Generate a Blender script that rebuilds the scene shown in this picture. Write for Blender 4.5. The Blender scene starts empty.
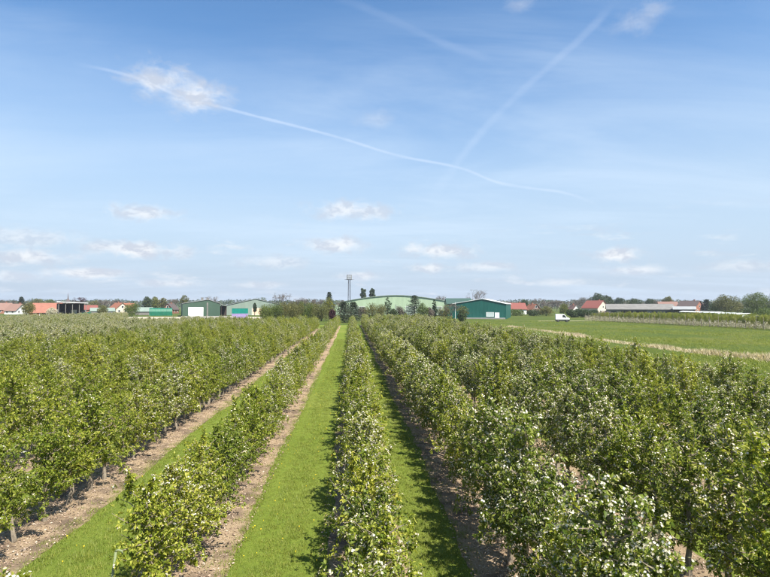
import bpy, math, random
import numpy as np
from mathutils import Vector, Matrix

random.seed(7)
RNG = np.random.default_rng(7)
R = math.radians
scene = bpy.context.scene
COL = scene.collection

# ------------------------------------------------------------------ camera, sky, sun
CAM_H = 5.2
FPX = 534.0                       # focal length in pixels of a 770 px wide picture
YAW = math.atan(34.0 / FPX)       # optical axis to the right of the rows (+Y)
PITCH = math.atan(16.5 / FPX)
cam_d = bpy.data.cameras.new('camera')
cam_d.sensor_width = 36.0
cam_d.lens = 36.0 * FPX / 770.0
cam_d.clip_start = 0.1
cam_d.clip_end = 20000
cam = bpy.data.objects.new('camera', cam_d)
COL.objects.link(cam)
cam.location = (0, 0, CAM_H)
cam.rotation_euler = (math.pi / 2 + PITCH, 0, -YAW)
scene.camera = cam
CAMM = Matrix.Rotation(-YAW, 3, 'Z') @ Matrix.Rotation(math.pi / 2 + PITCH, 3, 'X')

SUN_AZ = R(142)     # clockwise from +Y (the direction of the rows)
SUN_EL = R(55)

scene.render.engine = 'CYCLES'
cy = scene.cycles
cy.use_denoising = True
cy.denoiser = 'OPENIMAGEDENOISE'
cy.max_bounces = 5
cy.diffuse_bounces = 2
cy.glossy_bounces = 2
cy.transmission_bounces = 4
cy.sample_clamp_indirect = 4.0
cy.filter_width = 1.3
vs = scene.view_settings
vs.view_transform = 'Standard'
vs.look = 'None'
vs.gamma = 1.0
vs.use_curve_mapping = False
vs.exposure = 1.17


def ray(px, py):
    return CAMM @ Vector(((px - 385) / FPX, (288.5 - py) / FPX, -1))


def azel(px, py):
    d = ray(px, py).normalized()
    return math.atan2(d.x, d.y), math.asin(d.z)


def G(px, D, z=0.0):
    """ground point in the column px at camera depth D"""
    d = ray(px, 305)
    return Vector((d.x * D, d.y * D, z))


def ZP(py, D):
    """height of what shows at row py at camera depth D"""
    return CAM_H - (py - 305) * D / FPX


class NT:
    """small helper for building node trees"""
    def __init__(s, tree):
        s.t = tree

    def n(s, typ, **kw):
        nd = s.t.nodes.new(typ)
        for k, v in kw.items():
            setattr(nd, k, v)
        return nd

    def put(s, sock, v):
        if isinstance(v, bpy.types.NodeSocket):
            s.t.links.new(v, sock)
        else:
            sock.default_value = v

    def m(s, op, a, b=None, c=None, clamp=False):
        nd = s.n('ShaderNodeMath', operation=op, use_clamp=clamp)
        s.put(nd.inputs[0], a)
        if b is not None:
            s.put(nd.inputs[1], b)
        if c is not None:
            s.put(nd.inputs[2], c)
        return nd.outputs[0]

    def v(s, op, a, b=None):
        nd = s.n('ShaderNodeVectorMath', operation=op)
        s.put(nd.inputs[0], a)
        if b is not None:
            s.put(nd.inputs[1], b)
        return nd

    def noise(s, vec, scale, detail=4, rough=0.55, dist=0.0):
        nd = s.n('ShaderNodeTexNoise')
        if vec is not None:
            s.put(nd.inputs['Vector'], vec)
        nd.inputs['Scale'].default_value = scale
        nd.inputs['Detail'].default_value = detail
        nd.inputs['Roughness'].default_value = rough
        nd.inputs['Distortion'].default_value = dist
        return nd.outputs[0]

    def smooth(s, x, a, b, lo=0.0, hi=1.0):
        nd = s.n('ShaderNodeMapRange', interpolation_type='SMOOTHSTEP')
        s.put(nd.inputs[0], x)
        nd.inputs[1].default_value = a
        nd.inputs[2].default_value = b
        nd.inputs[3].default_value = lo
        nd.inputs[4].default_value = hi
        return nd.outputs[0]

    def mix(s, f, a, b, blend='MIX'):
        nd = s.n('ShaderNodeMix', data_type='RGBA', blend_type=blend)
        s.put(nd.inputs[0], f)
        s.put(nd.inputs[6], a)
        s.put(nd.inputs[7], b)
        return nd.outputs[2]


def c4(c):
    return (c[0], c[1], c[2], 1.0)


def build_world():
    w = bpy.data.worlds.new('World')
    scene.world = w
    w.use_nodes = True
    t = w.node_tree
    t.nodes.clear()
    N = NT(t)
    out = N.n('ShaderNodeOutputWorld')
    bg = N.n('ShaderNodeBackground')
    bg.inputs['Strength'].default_value = 0.077
    t.links.new(bg.outputs[0], out.inputs[0])
    sky = N.n('ShaderNodeTexSky', sky_type='NISHITA')
    sky.sun_disc = False
    sky.sun_elevation = SUN_EL
    sky.sun_rotation = SUN_AZ
    sky.altitude = 0
    sky.air_density = 1.0
    sky.dust_density = 0.6
    sky.ozone_density = 2.0
    tc = N.n('ShaderNodeTexCoord')
    dirv = N.v('NORMALIZE', tc.outputs['Generated']).outputs[0]
    sep = N.n('ShaderNodeSeparateXYZ')
    t.links.new(dirv, sep.inputs[0])
    x, y, z = sep.outputs
    az = N.m('ARCTAN2', x, y)
    el = N.m('ARCSINE', z)
    comb = N.n('ShaderNodeCombineXYZ')
    N.put(comb.inputs[0], az)
    N.put(comb.inputs[1], el)
    ae = comb.outputs[0]
    # high cirrus veil on a plane far above
    zz = N.m('ADD', N.m('MAXIMUM', z, 0.0), 0.10)
    pl = N.n('ShaderNodeCombineXYZ')
    N.put(pl.inputs[0], N.m('DIVIDE', x, zz))
    N.put(pl.inputs[1], N.m('DIVIDE', y, zz))
    mp = N.n('ShaderNodeMapping')
    N.put(mp.inputs[0], pl.outputs[0])
    mp.inputs['Rotation'].default_value = (0, 0, R(-38))
    mp.inputs['Scale'].default_value = (0.55, 1.5, 1)
    n1 = N.noise(mp.outputs[0], 0.9, 6, 0.6, 0.5)
    n2 = N.noise(pl.outputs[0], 0.35, 3, 0.5, 0.2)
    veil = N.m('MULTIPLY', N.smooth(n1, 0.34, 0.72), N.smooth(n2, 0.30, 0.60))
    veil = N.m('MULTIPLY', veil, 0.44)
    # milky air low over the horizon
    low = N.m('MULTIPLY', N.smooth(el, R(27), R(5)), 0.88)
    low2 = N.m('MULTIPLY', N.smooth(el, R(8), R(0)), 0.85)
    # contrails
    def curve_trail(pts, swap, width, strength, nscale, thr):
        P = [azel(*p) for p in pts]
        if swap:
            P = [(b, a) for a, b in P]
            u, vv = el, az
        else:
            u, vv = az, el
        P.sort()
        u0, u1 = P[0][0], P[-1][0]
        v0 = min(p[1] for p in P) - 0.05
        v1 = max(p[1] for p in P) + 0.05
        tt = N.m('DIVIDE', N.m('SUBTRACT', u, u0), u1 - u0)
        fc = N.n('ShaderNodeFloatCurve')
        cu = fc.mapping.curves[0]
        q = [((a - u0) / (u1 - u0), (b - v0) / (v1 - v0)) for a, b in P]
        cu.points[0].location = q[0]
        cu.points[1].location = q[-1]
        for a in q[1:-1]:
            cu.points.new(*a)
        fc.mapping.update()
        N.put(fc.inputs['Value'], N.m('MAXIMUM', N.m('MINIMUM', tt, 1.0), 0.0))
        cen = N.m('ADD', N.m('MULTIPLY', fc.outputs[0], v1 - v0), v0)
        nz = N.noise(ae, nscale, 4, 0.6)
        d = N.m('ABSOLUTE', N.m('SUBTRACT', vv, cen))
        d = N.m('ADD', d, N.m('MULTIPLY', N.m('SUBTRACT', nz, 0.5), width * 0.9))
        ms = N.smooth(d, width, width * 0.1)
        ms = N.m('MULTIPLY', ms, N.smooth(tt, 0.0, 0.10))
        ms = N.m('MULTIPLY', ms, N.smooth(tt, 1.0, 0.90))
        ms = N.m('MULTIPLY', ms, N.smooth(N.noise(ae, thr, 3, 0.5), 0.3, 0.6, 0.35, 1.0))
        return N.m('MULTIPLY', ms, strength)
    tr = curve_trail([(70, 63), (130, 76), (180, 96), (228, 109), (330, 135), (400, 156), (460, 168), (500, 183), (530, 188), (565, 193), (605, 210)], False, 0.0038, 0.30, 30, 9)
    tr2 = curve_trail([(612, 0), (600, 18), (545, 70), (500, 112), (470, 146), (452, 170), (432, 200)], True, 0.016, 0.13, 16, 7)
    tr3 = curve_trail([(330, -5), (380, 14), (440, 42), (500, 62)], False, 0.010, 0.08, 20, 8)
    trail = N.m('MAXIMUM', N.m('MAXIMUM', tr, tr2), tr3)
    # cumulus: a few clear puffs and a broken low band that goes on all round
    nc = N.noise(N.v('MULTIPLY', ae, (1.0, 1.7, 1)).outputs[0], 26, 6, 0.62, 0.3)
    nco = N.m('MULTIPLY', N.m('SUBTRACT', nc, 0.5), 2.0)
    puffs = [(160, 81, 30, 15, .70), (192, 95, 33, 17, .74), (146, 213, 30, 8, .50), (352, 211, 42, 10, .48), (140, 250, 44, 8, .62), (110, 247, 24, 6, .5),
             (336, 245, 30, 8, .55), (440, 251, 40, 7, .55), (415, 249, 16, 6, .5), (636, 22, 24, 10, .24), (655, 10, 13, 8, .34), (30, 238, 48, 8, .34), (30, 257, 34, 7, .55),
             (85, 273, 36, 5, .62), (615, 255, 24, 7, .6), (430, 268, 20, 5, .5), (275, 262, 40, 7, .32), (375, 119, 22, 9, .2), (520, 5, 16, 8, .22),
             (640, 270, 26, 5, .45), (360, 276, 26, 5, .45), (170, 283, 30, 4, .45), (487, 267, 30, 5, .4), (560, 283, 30, 4, .4), (750, 266, 30, 6, .35), (10, 276, 24, 5, .4), (260, 285, 26, 4, .4)]
    cum = None
    for (px, py, rx, ry, s) in puffs:
        a, e = azel(px, py)
        d = N.v('LENGTH', N.v('MULTIPLY', N.v('SUBTRACT', ae, (a, e, 0)).outputs[0], (FPX / (rx * 1.25), FPX / (ry * 1.25), 0)).outputs[0]).outputs[1]
        d = N.m('ADD', d, nco)
        k = N.m('MULTIPLY', N.smooth(d, 1.08, 0.15 if py > 190 else -0.1), min(0.95, s * (1.5 if py > 190 else 1.2)))
        cum = k if cum is None else N.m('MAXIMUM', cum, k)
    nb = N.noise(N.v('MULTIPLY', ae, (1.0, 4.6, 1)).outputs[0], 7.5, 6, 0.6, 0.2)
    band = N.m('MULTIPLY', N.smooth(nb, 0.53, 0.70), N.m('MULTIPLY', N.smooth(el, R(11), R(5)), N.smooth(el, R(-0.5), R(1.0))))
    cum = N.m('MAXIMUM', cum, N.m('MULTIPLY', band, 0.5))
    col = sky.outputs[0]
    col = N.mix(1.0, col, c4((0.76, 1.02, 1.17)), 'MULTIPLY')
    col = N.mix(low, col, c4((3.50, 4.30, 5.20)))
    col = N.mix(low2, col, c4((3.20, 3.75, 4.55)))
    col = N.mix(veil, col, c4((4.5, 5.35, 6.35)))
    col = N.mix(trail, col, c4((5.3, 5.9, 6.9)))
    nup = N.noise(N.v('MULTIPLY', N.v('ADD', ae, (0.006, 0.012, 0)).outputs[0], (1.0, 1.7, 1)).outputs[0], 26, 6, 0.62, 0.3)
    shade = N.mix(N.smooth(N.m('SUBTRACT', nc, nup), -0.12, 0.14), c4((3.85, 4.15, 4.75)), c4((5.7, 5.8, 5.95)))
    col = N.mix(cum, col, shade)
    t.links.new(col, bg.inputs['Color'])


build_world()
sun_d = bpy.data.lights.new('sun', 'SUN')
sun_d.energy = 5.0
sun_d.angle = R(0.53)
sun_d.color = (1.0, 0.945, 0.84)
sun = bpy.data.objects.new('sun', sun_d)
COL.objects.link(sun)
sdir = Vector((math.sin(SUN_AZ) * math.cos(SUN_EL), math.cos(SUN_AZ) * math.cos(SUN_EL), math.sin(SUN_EL)))
sun.rotation_euler = (-sdir).to_track_quat('-Z', 'Y').to_euler()
sun.location = sdir * 60


# ------------------------------------------------------------------ object helpers
def tag(o, label=None, cat=None, group=None, kind=None):
    if label:
        o['label'] = label
    if cat:
        o['category'] = cat
    if group:
        o['group'] = group
    if kind:
        o['kind'] = kind
    return o


def link(name, me, mat=None, parent=None, loc=None, rotz=None):
    o = bpy.data.objects.new(name, me)
    COL.objects.link(o)
    if mat is not None and me is not None and not me.materials:
        me.materials.append(mat)
    if parent is not None:
        o.parent = parent
    if loc is not None:
        o.location = loc
    if rotz is not None:
        o.rotation_euler = (0, 0, rotz)
    return o


def empty(name, loc, rotz=0.0):
    return link(name, None, loc=loc, rotz=rotz)


def mesh_np(name, V, F):
    me = bpy.data.meshes.new(name)
    V = np.asarray(V, dtype=np.float32)
    F = np.asarray(F, dtype=np.int32)
    k = F.shape[1]
    me.vertices.add(len(V))
    me.vertices.foreach_set('co', V.ravel())
    me.loops.add(F.size)
    me.loops.foreach_set('vertex_index', F.ravel())
    me.polygons.add(len(F))
    me.polygons.foreach_set('loop_start', np.arange(0, F.size, k, dtype=np.int32))
    me.update(calc_edges=True)
    return me


class MB:
    def __init__(s):
        s.V = []
        s.F = []

    def add(s, V, F):
        b = len(s.V)
        s.V += [tuple(v) for v in V]
        s.F += [tuple(i + b for i in f) for f in F]
        return s

    def box(s, x0, x1, y0, y1, z0, z1):
        return s.add([(x0, y0, z0), (x1, y0, z0), (x1, y1, z0), (x0, y1, z0), (x0, y0, z1), (x1, y0, z1), (x1, y1, z1), (x0, y1, z1)],
                     [(3, 2, 1, 0), (4, 5, 6, 7), (0, 1, 5, 4), (1, 2, 6, 5), (2, 3, 7, 6), (3, 0, 4, 7)])

    def prism(s, prof, a0, a1, axis='y'):
        """extrude a 2-D profile (u,z) along y (u=x) or along x (u=y)"""
        n = len(prof)
        if axis == 'y':
            V = [(u, a0, z) for u, z in prof] + [(u, a1, z) for u, z in prof]
        else:
            V = [(a0, u, z) for u, z in prof] + [(a1, u, z) for u, z in prof]
        F = [tuple(range(n)), tuple(range(2 * n - 1, n - 1, -1))]
        F += [(i, i + n, (i + 1) % n + n, (i + 1) % n) for i in range(n)]
        return s.add(V, F)

    def tube(s, pts, rad, sides=6, cap=True):
        pts = [Vector(p) for p in pts]
        n = len(pts)
        V = []
        prev = None
        for i, p in enumerate(pts):
            d = (pts[min(i + 1, n - 1)] - pts[max(i - 1, 0)])
            d = d.normalized() if d.length > 1e-9 else Vector((0, 0, 1))
            if prev is None:
                a = d.orthogonal().normalized()
            else:
                a = prev - d * prev.dot(d)
                a = a.normalized() if a.length > 1e-6 else d.orthogonal().normalized()
            prev = a
            b = d.cross(a)
            for k in range(sides):
                an = 2 * math.pi * k / sides
                V.append(p + (a * math.cos(an) + b * math.sin(an)) * rad[i])
        F = []
        for i in range(n - 1):
            for k in range(sides):
                F.append((i * sides + k, i * sides + (k + 1) % sides, (i + 1) * sides + (k + 1) % sides, (i + 1) * sides + k))
        if cap:
            F.append(tuple(range(sides - 1, -1, -1)))
            F.append(tuple((n - 1) * sides + k for k in range(sides)))
        return s.add(V, F)

    def lathe(s, c, prof, sides=16):
        V = []
        for r, z in prof:
            for k in range(sides):
                a = 2 * math.pi * k / sides
                V.append((c[0] + r * math.cos(a), c[1] + r * math.sin(a), c[2] + z))
        F = []
        for i in range(len(prof) - 1):
            for k in range(sides):
                F.append((i * sides + k, i * sides + (k + 1) % sides, (i + 1) * sides + (k + 1) % sides, (i + 1) * sides + k))
        return s.add(V, F)

    def mesh(s, name, smooth=False):
        me = bpy.data.meshes.new(name)
        me.from_pydata(s.V, [], s.F)
        if smooth:
            me.polygons.foreach_set('use_smooth', [True] * len(me.polygons))
        me.update()
        return me

    def obj(s, name, mat, parent=None, smooth=False, loc=None, rotz=None):
        return link(name, s.mesh(name, smooth), mat, parent, loc, rotz)


# ------------------------------------------------------------------ materials
MATS = {}


def surf(name, c1, c2=None, scale=4.0, rough=0.85, bump=0.0, bscale=None, spec=0.25, detail=5, c3=None, s3=0.4, coords='Object', stretch=None, metal=0.0):
    m = bpy.data.materials.new(name)
    m.use_nodes = True
    N = NT(m.node_tree)
    b = m.node_tree.nodes['Principled BSDF']
    b.inputs['Roughness'].default_value = rough
    b.inputs['Specular IOR Level'].default_value = spec
    b.inputs['Metallic'].default_value = metal
    tc = N.n('ShaderNodeTexCoord')
    vec = tc.outputs[coords]
    if stretch:
        vec = N.v('MULTIPLY', vec, stretch).outputs[0]
    col = c4(c1)
    if c2:
        col = N.mix(N.smooth(N.noise(vec, scale, detail, 0.6), 0.32, 0.68), c4(c1), c4(c2))
    if c3:
        col = N.mix(N.smooth(N.noise(vec, s3, 3, 0.5), 0.42, 0.68), col, c4(c3))
    N.put(b.inputs['Base Color'], col)
    if bump:
        bp = N.n('ShaderNodeBump')
        bp.inputs['Strength'].default_value = bump
        bp.inputs['Distance'].default_value = 0.05
        N.put(bp.inputs['Height'], N.noise(vec, bscale or scale, 5, 0.65))
        m.node_tree.links.new(bp.outputs[0], b.inputs['Normal'])
    MATS[name] = m
    return m


def cladding(name, c1, period=0.35, rough=0.5):
    """painted profiled sheet: colour weathering plus fine vertical ribs as relief"""
    m = surf(name, c1, tuple(x * 0.86 for x in c1), 0.5, rough, spec=0.4, stretch=(1, 1, 0.25))
    N = NT(m.node_tree)
    b = m.node_tree.nodes['Principled BSDF']
    tc = N.n('ShaderNodeTexCoord')
    w = N.n('ShaderNodeTexWave', wave_type='BANDS', bands_direction='X')
    N.put(w.inputs['Vector'], tc.outputs['Object'])
    w.inputs['Scale'].default_value = 0.314 / period
    bp = N.n('ShaderNodeBump')
    bp.inputs['Strength'].default_value = 0.5
    bp.inputs['Distance'].default_value = 0.04
    N.put(bp.inputs['Height'], w.outputs['Fac'] if 'Fac' in w.outputs else w.outputs[1])
    m.node_tree.links.new(bp.outputs[0], b.inputs['Normal'])
    return m


def leafmat(name, dark, mid, light, trans=0.35, tint=0.25, rough=0.5):
    m = bpy.data.materials.new(name)
    m.use_nodes = True
    nt = m.node_tree
    nt.nodes.clear()
    N = NT(nt)
    out = N.n('ShaderNodeOutputMaterial')
    geo = N.n('ShaderNodeNewGeometry')
    oi = N.n('ShaderNodeObjectInfo')
    cr = N.n('ShaderNodeValToRGB')
    e = cr.color_ramp.elements
    e[0].color = c4(dark)
    e[1].color = c4(light)
    e[1].position = 1.0
    k = cr.color_ramp.elements.new(0.5)
    k.color = c4(mid)
    N.put(cr.inputs[0], geo.outputs['Random Per Island'])
    br = N.m('ADD', N.m('MULTIPLY', oi.outputs['Random'], tint), 1.0 - tint / 2)
    hs = N.n('ShaderNodeHueSaturation')
    N.put(hs.inputs['Value'], br)
    N.put(hs.inputs['Hue'], N.m('ADD', N.m('MULTIPLY', oi.outputs['Random'], -0.03), 0.515))
    N.put(hs.inputs['Color'], cr.outputs[0])
    pb = N.n('ShaderNodeBsdfPrincipled')
    pb.inputs['Roughness'].default_value = rough
    pb.inputs['Specular IOR Level'].default_value = 0.22
    N.put(pb.inputs['Base Color'], hs.outputs[0])
    tb = N.n('ShaderNodeBsdfTranslucent')
    N.put(tb.inputs['Color'], N.mix(1.0, hs.outputs[0], c4((1.25, 1.25, 0.6)), 'MULTIPLY'))
    mx = N.n('ShaderNodeMixShader')
    mx.inputs[0].default_value = trans
    nt.links.new(pb.outputs[0], mx.inputs[1])
    nt.links.new(tb.outputs[0], mx.inputs[2])
    nt.links.new(mx.outputs[0], out.inputs[0])
    MATS[name] = m
    return m


M_BARK = surf('bark', (0.30, 0.255, 0.195), (0.17, 0.14, 0.105), 14, 0.9, 0.6, 30, stretch=(1, 1, 0.3))
M_BARKD = surf('bark_dark', (0.085, 0.07, 0.055), (0.05, 0.042, 0.035), 6, 0.9)
M_BARKP = surf('bark_birch', (0.36, 0.34, 0.31), (0.18, 0.16, 0.15), 4, 0.9)
M_LEAF = leafmat('leaf_fruit', (0.078, 0.118, 0.016), (0.168, 0.212, 0.030), (0.34, 0.345, 0.085), 0.40, 0.36)
M_LEAFY = leafmat('leaf_fruit_fresh', (0.088, 0.132, 0.014), (0.202, 0.245, 0.026), (0.385, 0.385, 0.075), 0.40, 0.36)
M_PETAL = leafmat('petal', (0.46, 0.40, 0.29), (0.60, 0.55, 0.44), (0.78, 0.75, 0.68), 0.30, 0.10, 0.6)
M_DKLEAF = leafmat('leaf_dark', (0.028, 0.045, 0.018), (0.048, 0.072, 0.027), (0.078, 0.105, 0.038), 0.25)
M_OLLEAF = leafmat('leaf_olive', (0.085, 0.088, 0.028), (0.135, 0.136, 0.042), (0.19, 0.185, 0.065), 0.35)
M_GRLEAF = leafmat('leaf_green', (0.055, 0.085, 0.018), (0.095, 0.132, 0.026), (0.14, 0.175, 0.04), 0.35)
M_YELEAF = leafmat('leaf_yellow', (0.10, 0.115, 0.02), (0.16, 0.17, 0.03), (0.22, 0.22, 0.05), 0.35)
M_BRLEAF = leafmat('twig_brown', (0.07, 0.055, 0.045), (0.115, 0.095, 0.075), (0.16, 0.14, 0.105), 0.1)
M_RDLEAF = leafmat('leaf_copper', (0.03, 0.012, 0.016), (0.055, 0.02, 0.026), (0.08, 0.03, 0.035), 0.2)
M_CONIF = leafmat('needles', (0.020, 0.032, 0.018), (0.036, 0.052, 0.028), (0.058, 0.075, 0.040), 0.15)
M_TWIG = surf('twig_bare', (0.13, 0.10, 0.095), (0.08, 0.062, 0.06), 3, 0.9)
M_GRASSB = leafmat('grass_blade', (0.115, 0.155, 0.022), (0.18, 0.222, 0.034), (0.29, 0.305, 0.080), 0.35, 0.3)
M_REED = leafmat('reed_dry', (0.38, 0.31, 0.205), (0.52, 0.44, 0.305), (0.64, 0.56, 0.41), 0.3, 0.1)
M_DAND = surf('dandelion_yellow', (0.75, 0.52, 0.02), rough=0.7)
M_LITTER = leafmat('litter', (0.12, 0.085, 0.055), (0.28, 0.205, 0.14), (0.46, 0.38, 0.30), 0.05, 0.1)

# ------------------------------------------------------------------ ground
def sheet(name, pts, z, mat, label=None):
    mb = MB()
    mb.add([(p[0], p[1], z) for p in pts], [tuple(range(len(pts)))])
    return tag(mb.obj(name, mat), label, kind='structure')


def ground_material(name, a, b, c, dry, fine=9.0):
    """grass seen from a few metres up: three scales of colour plus relief"""
    m = bpy.data.materials.new(name)
    m.use_nodes = True
    N = NT(m.node_tree)
    p = m.node_tree.nodes['Principled BSDF']
    p.inputs['Roughness'].default_value = 0.9
    p.inputs['Specular IOR Level'].default_value = 0.1
    v = N.n('ShaderNodeTexCoord').outputs['Object']
    f1 = N.noise(v, fine, 6, 0.7)
    f2 = N.noise(N.v('MULTIPLY', v, (1.0, 0.3, 1)).outputs[0], 0.9, 5, 0.65, 0.3)
    f3 = N.noise(v, 0.06, 4, 0.6)
    col = N.mix(N.smooth(f1, 0.3, 0.7), c4(a), c4(b))
    col = N.mix(N.smooth(f2, 0.45, 0.75), col, c4(c))
    col = N.mix(N.m('MULTIPLY', N.smooth(f3, 0.46, 0.66), 0.7), col, c4(dry))
    f4 = N.noise(N.v('MULTIPLY', v, (0.5, 1.6, 1)).outputs[0], 0.22, 5, 0.65, 0.4)
    col = N.mix(N.m('MULTIPLY', N.smooth(f4, 0.48, 0.66), 0.55), col, c4(a))
    N.put(p.inputs['Base Color'], col)
    bp = N.n('ShaderNodeBump')
    bp.inputs['Strength'].default_value = 0.7
    bp.inputs['Distance'].default_value = 0.06
    N.put(bp.inputs['Height'], N.noise(v, fine * 2.5, 5, 0.7))
    m.node_tree.links.new(bp.outputs[0], p.inputs['Normal'])
    return m


M_MEADOW = ground_material('meadow_grass', (0.038, 0.058, 0.010), (0.082, 0.106, 0.017), (0.042, 0.070, 0.012), (0.112, 0.115, 0.026), 3.0)
M_LANE = ground_material('lane_grass', (0.092, 0.130, 0.018), (0.152, 0.190, 0.030), (0.122, 0.166, 0.023), (0.178, 0.195, 0.046), 11.0)
M_SOIL = surf('mulch_soil', (0.26, 0.188, 0.118), (0.38, 0.288, 0.19), 22, 0.95, 0.9, 40, 0.1, 6, (0.15, 0.11, 0.08), 1.3)
M_TRACK = surf('gravel_track', (0.40, 0.38, 0.34), (0.50, 0.48, 0.44), 2, 0.95)
M_STUBBLE = surf('bare_field', (0.27, 0.22, 0.155), (0.36, 0.31, 0.23), 1.2, 0.95, c3=(0.22, 0.21, 0.11), s3=0.15)
M_DITCH = surf('ditch_bank', (0.10, 0.105, 0.04), (0.20, 0.17, 0.09), 1.5, 0.95)

sheet('ground', [(-9000, -3000), (9000, -3000), (9000, 12000), (-9000, 12000)], 0.0, M_MEADOW)

ROWS_R = [0.36, 3.25, 6.45, 9.75, 13.05, 16.35]
ROWS_L = [-3.30, -7.35] + [-11.0 - 3.55 * i for i in range(22)]
END_R = 136.0
sheet('orchard_lane_grass', [(-88, -6), (18.2, -6), (18.2, 140), (-60, 140), (-120, 212), (-160, 212), (-120, 20)], 0.004, M_LANE)


def row_end(x):
    if x < -38:
        return 196.0
    if x < -5:
        return 122.0 + 6 * math.sin(x)
    return END_R + 3 * math.sin(x * 2.1)


def soil_strip(x, y0, y1, hw):
    ys = []
    y = y0
    while y < y1:
        ys.append(y)
        y += 0.22 if y < 30 else (0.6 if y < 60 else 3.0)
    ys.append(y1)
    rg = np.random.default_rng(int(abs(x) * 100) + 3)
    V, F = [], []
    pa = pb = 0.0
    for i, yy in enumerate(ys):
        pa = 0.75 * pa + rg.normal(0, 0.030)
        pb = 0.75 * pb + rg.normal(0, 0.030)
        wl = hw + pa + 0.06 * math.sin(yy * 0.35 + x)
        wr = hw + pb + 0.06 * math.sin(yy * 0.41 - x)
        V += [(x - wl, yy, 0.008), (x + wr, yy, 0.008)]
        if i:
            F.append((2 * i - 2, 2 * i - 1, 2 * i + 1, 2 * i))
    me = mesh_np('soil_strip', V, F)
    o = link('soil_strip', me, M_SOIL)
    return tag(o, kind='structure')


for x in ROWS_L + ROWS_R:
    soil_strip(x, -3.0 if x > -20 else 8.0, row_end(x) + 1.0, 0.86 if x > -5 else 0.95)

# ------------------------------------------------------------------ fruit trees
def unit(a):
    return a / np.maximum(np.linalg.norm(a, axis=-1, keepdims=True), 1e-9)


def leaf_arrays(P, A, U, L, W, droop=0.18, fold=0.16):
    """folded two-triangle leaves: base P, axis A, face normal U"""
    A = unit(A)
    S = unit(np.cross(A, U))
    U = np.cross(S, A)
    L = L[:, None]
    W = W[:, None]
    tip = P + A * L - np.array([0, 0, 1.0]) * L * droop
    mid = P + A * L * 0.46
    le = mid + S * W * 0.5 + U * W * fold
    ri = mid - S * W * 0.5 + U * W * fold
    n = len(P)
    V = np.stack([P, le, tip, ri], 1).reshape(-1, 3)
    b = np.arange(n, dtype=np.int32)[:, None] * 4
    F = np.concatenate([b + np.array([[0, 2, 1]]), b + np.array([[0, 3, 2]])], 0)
    return V, F


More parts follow.
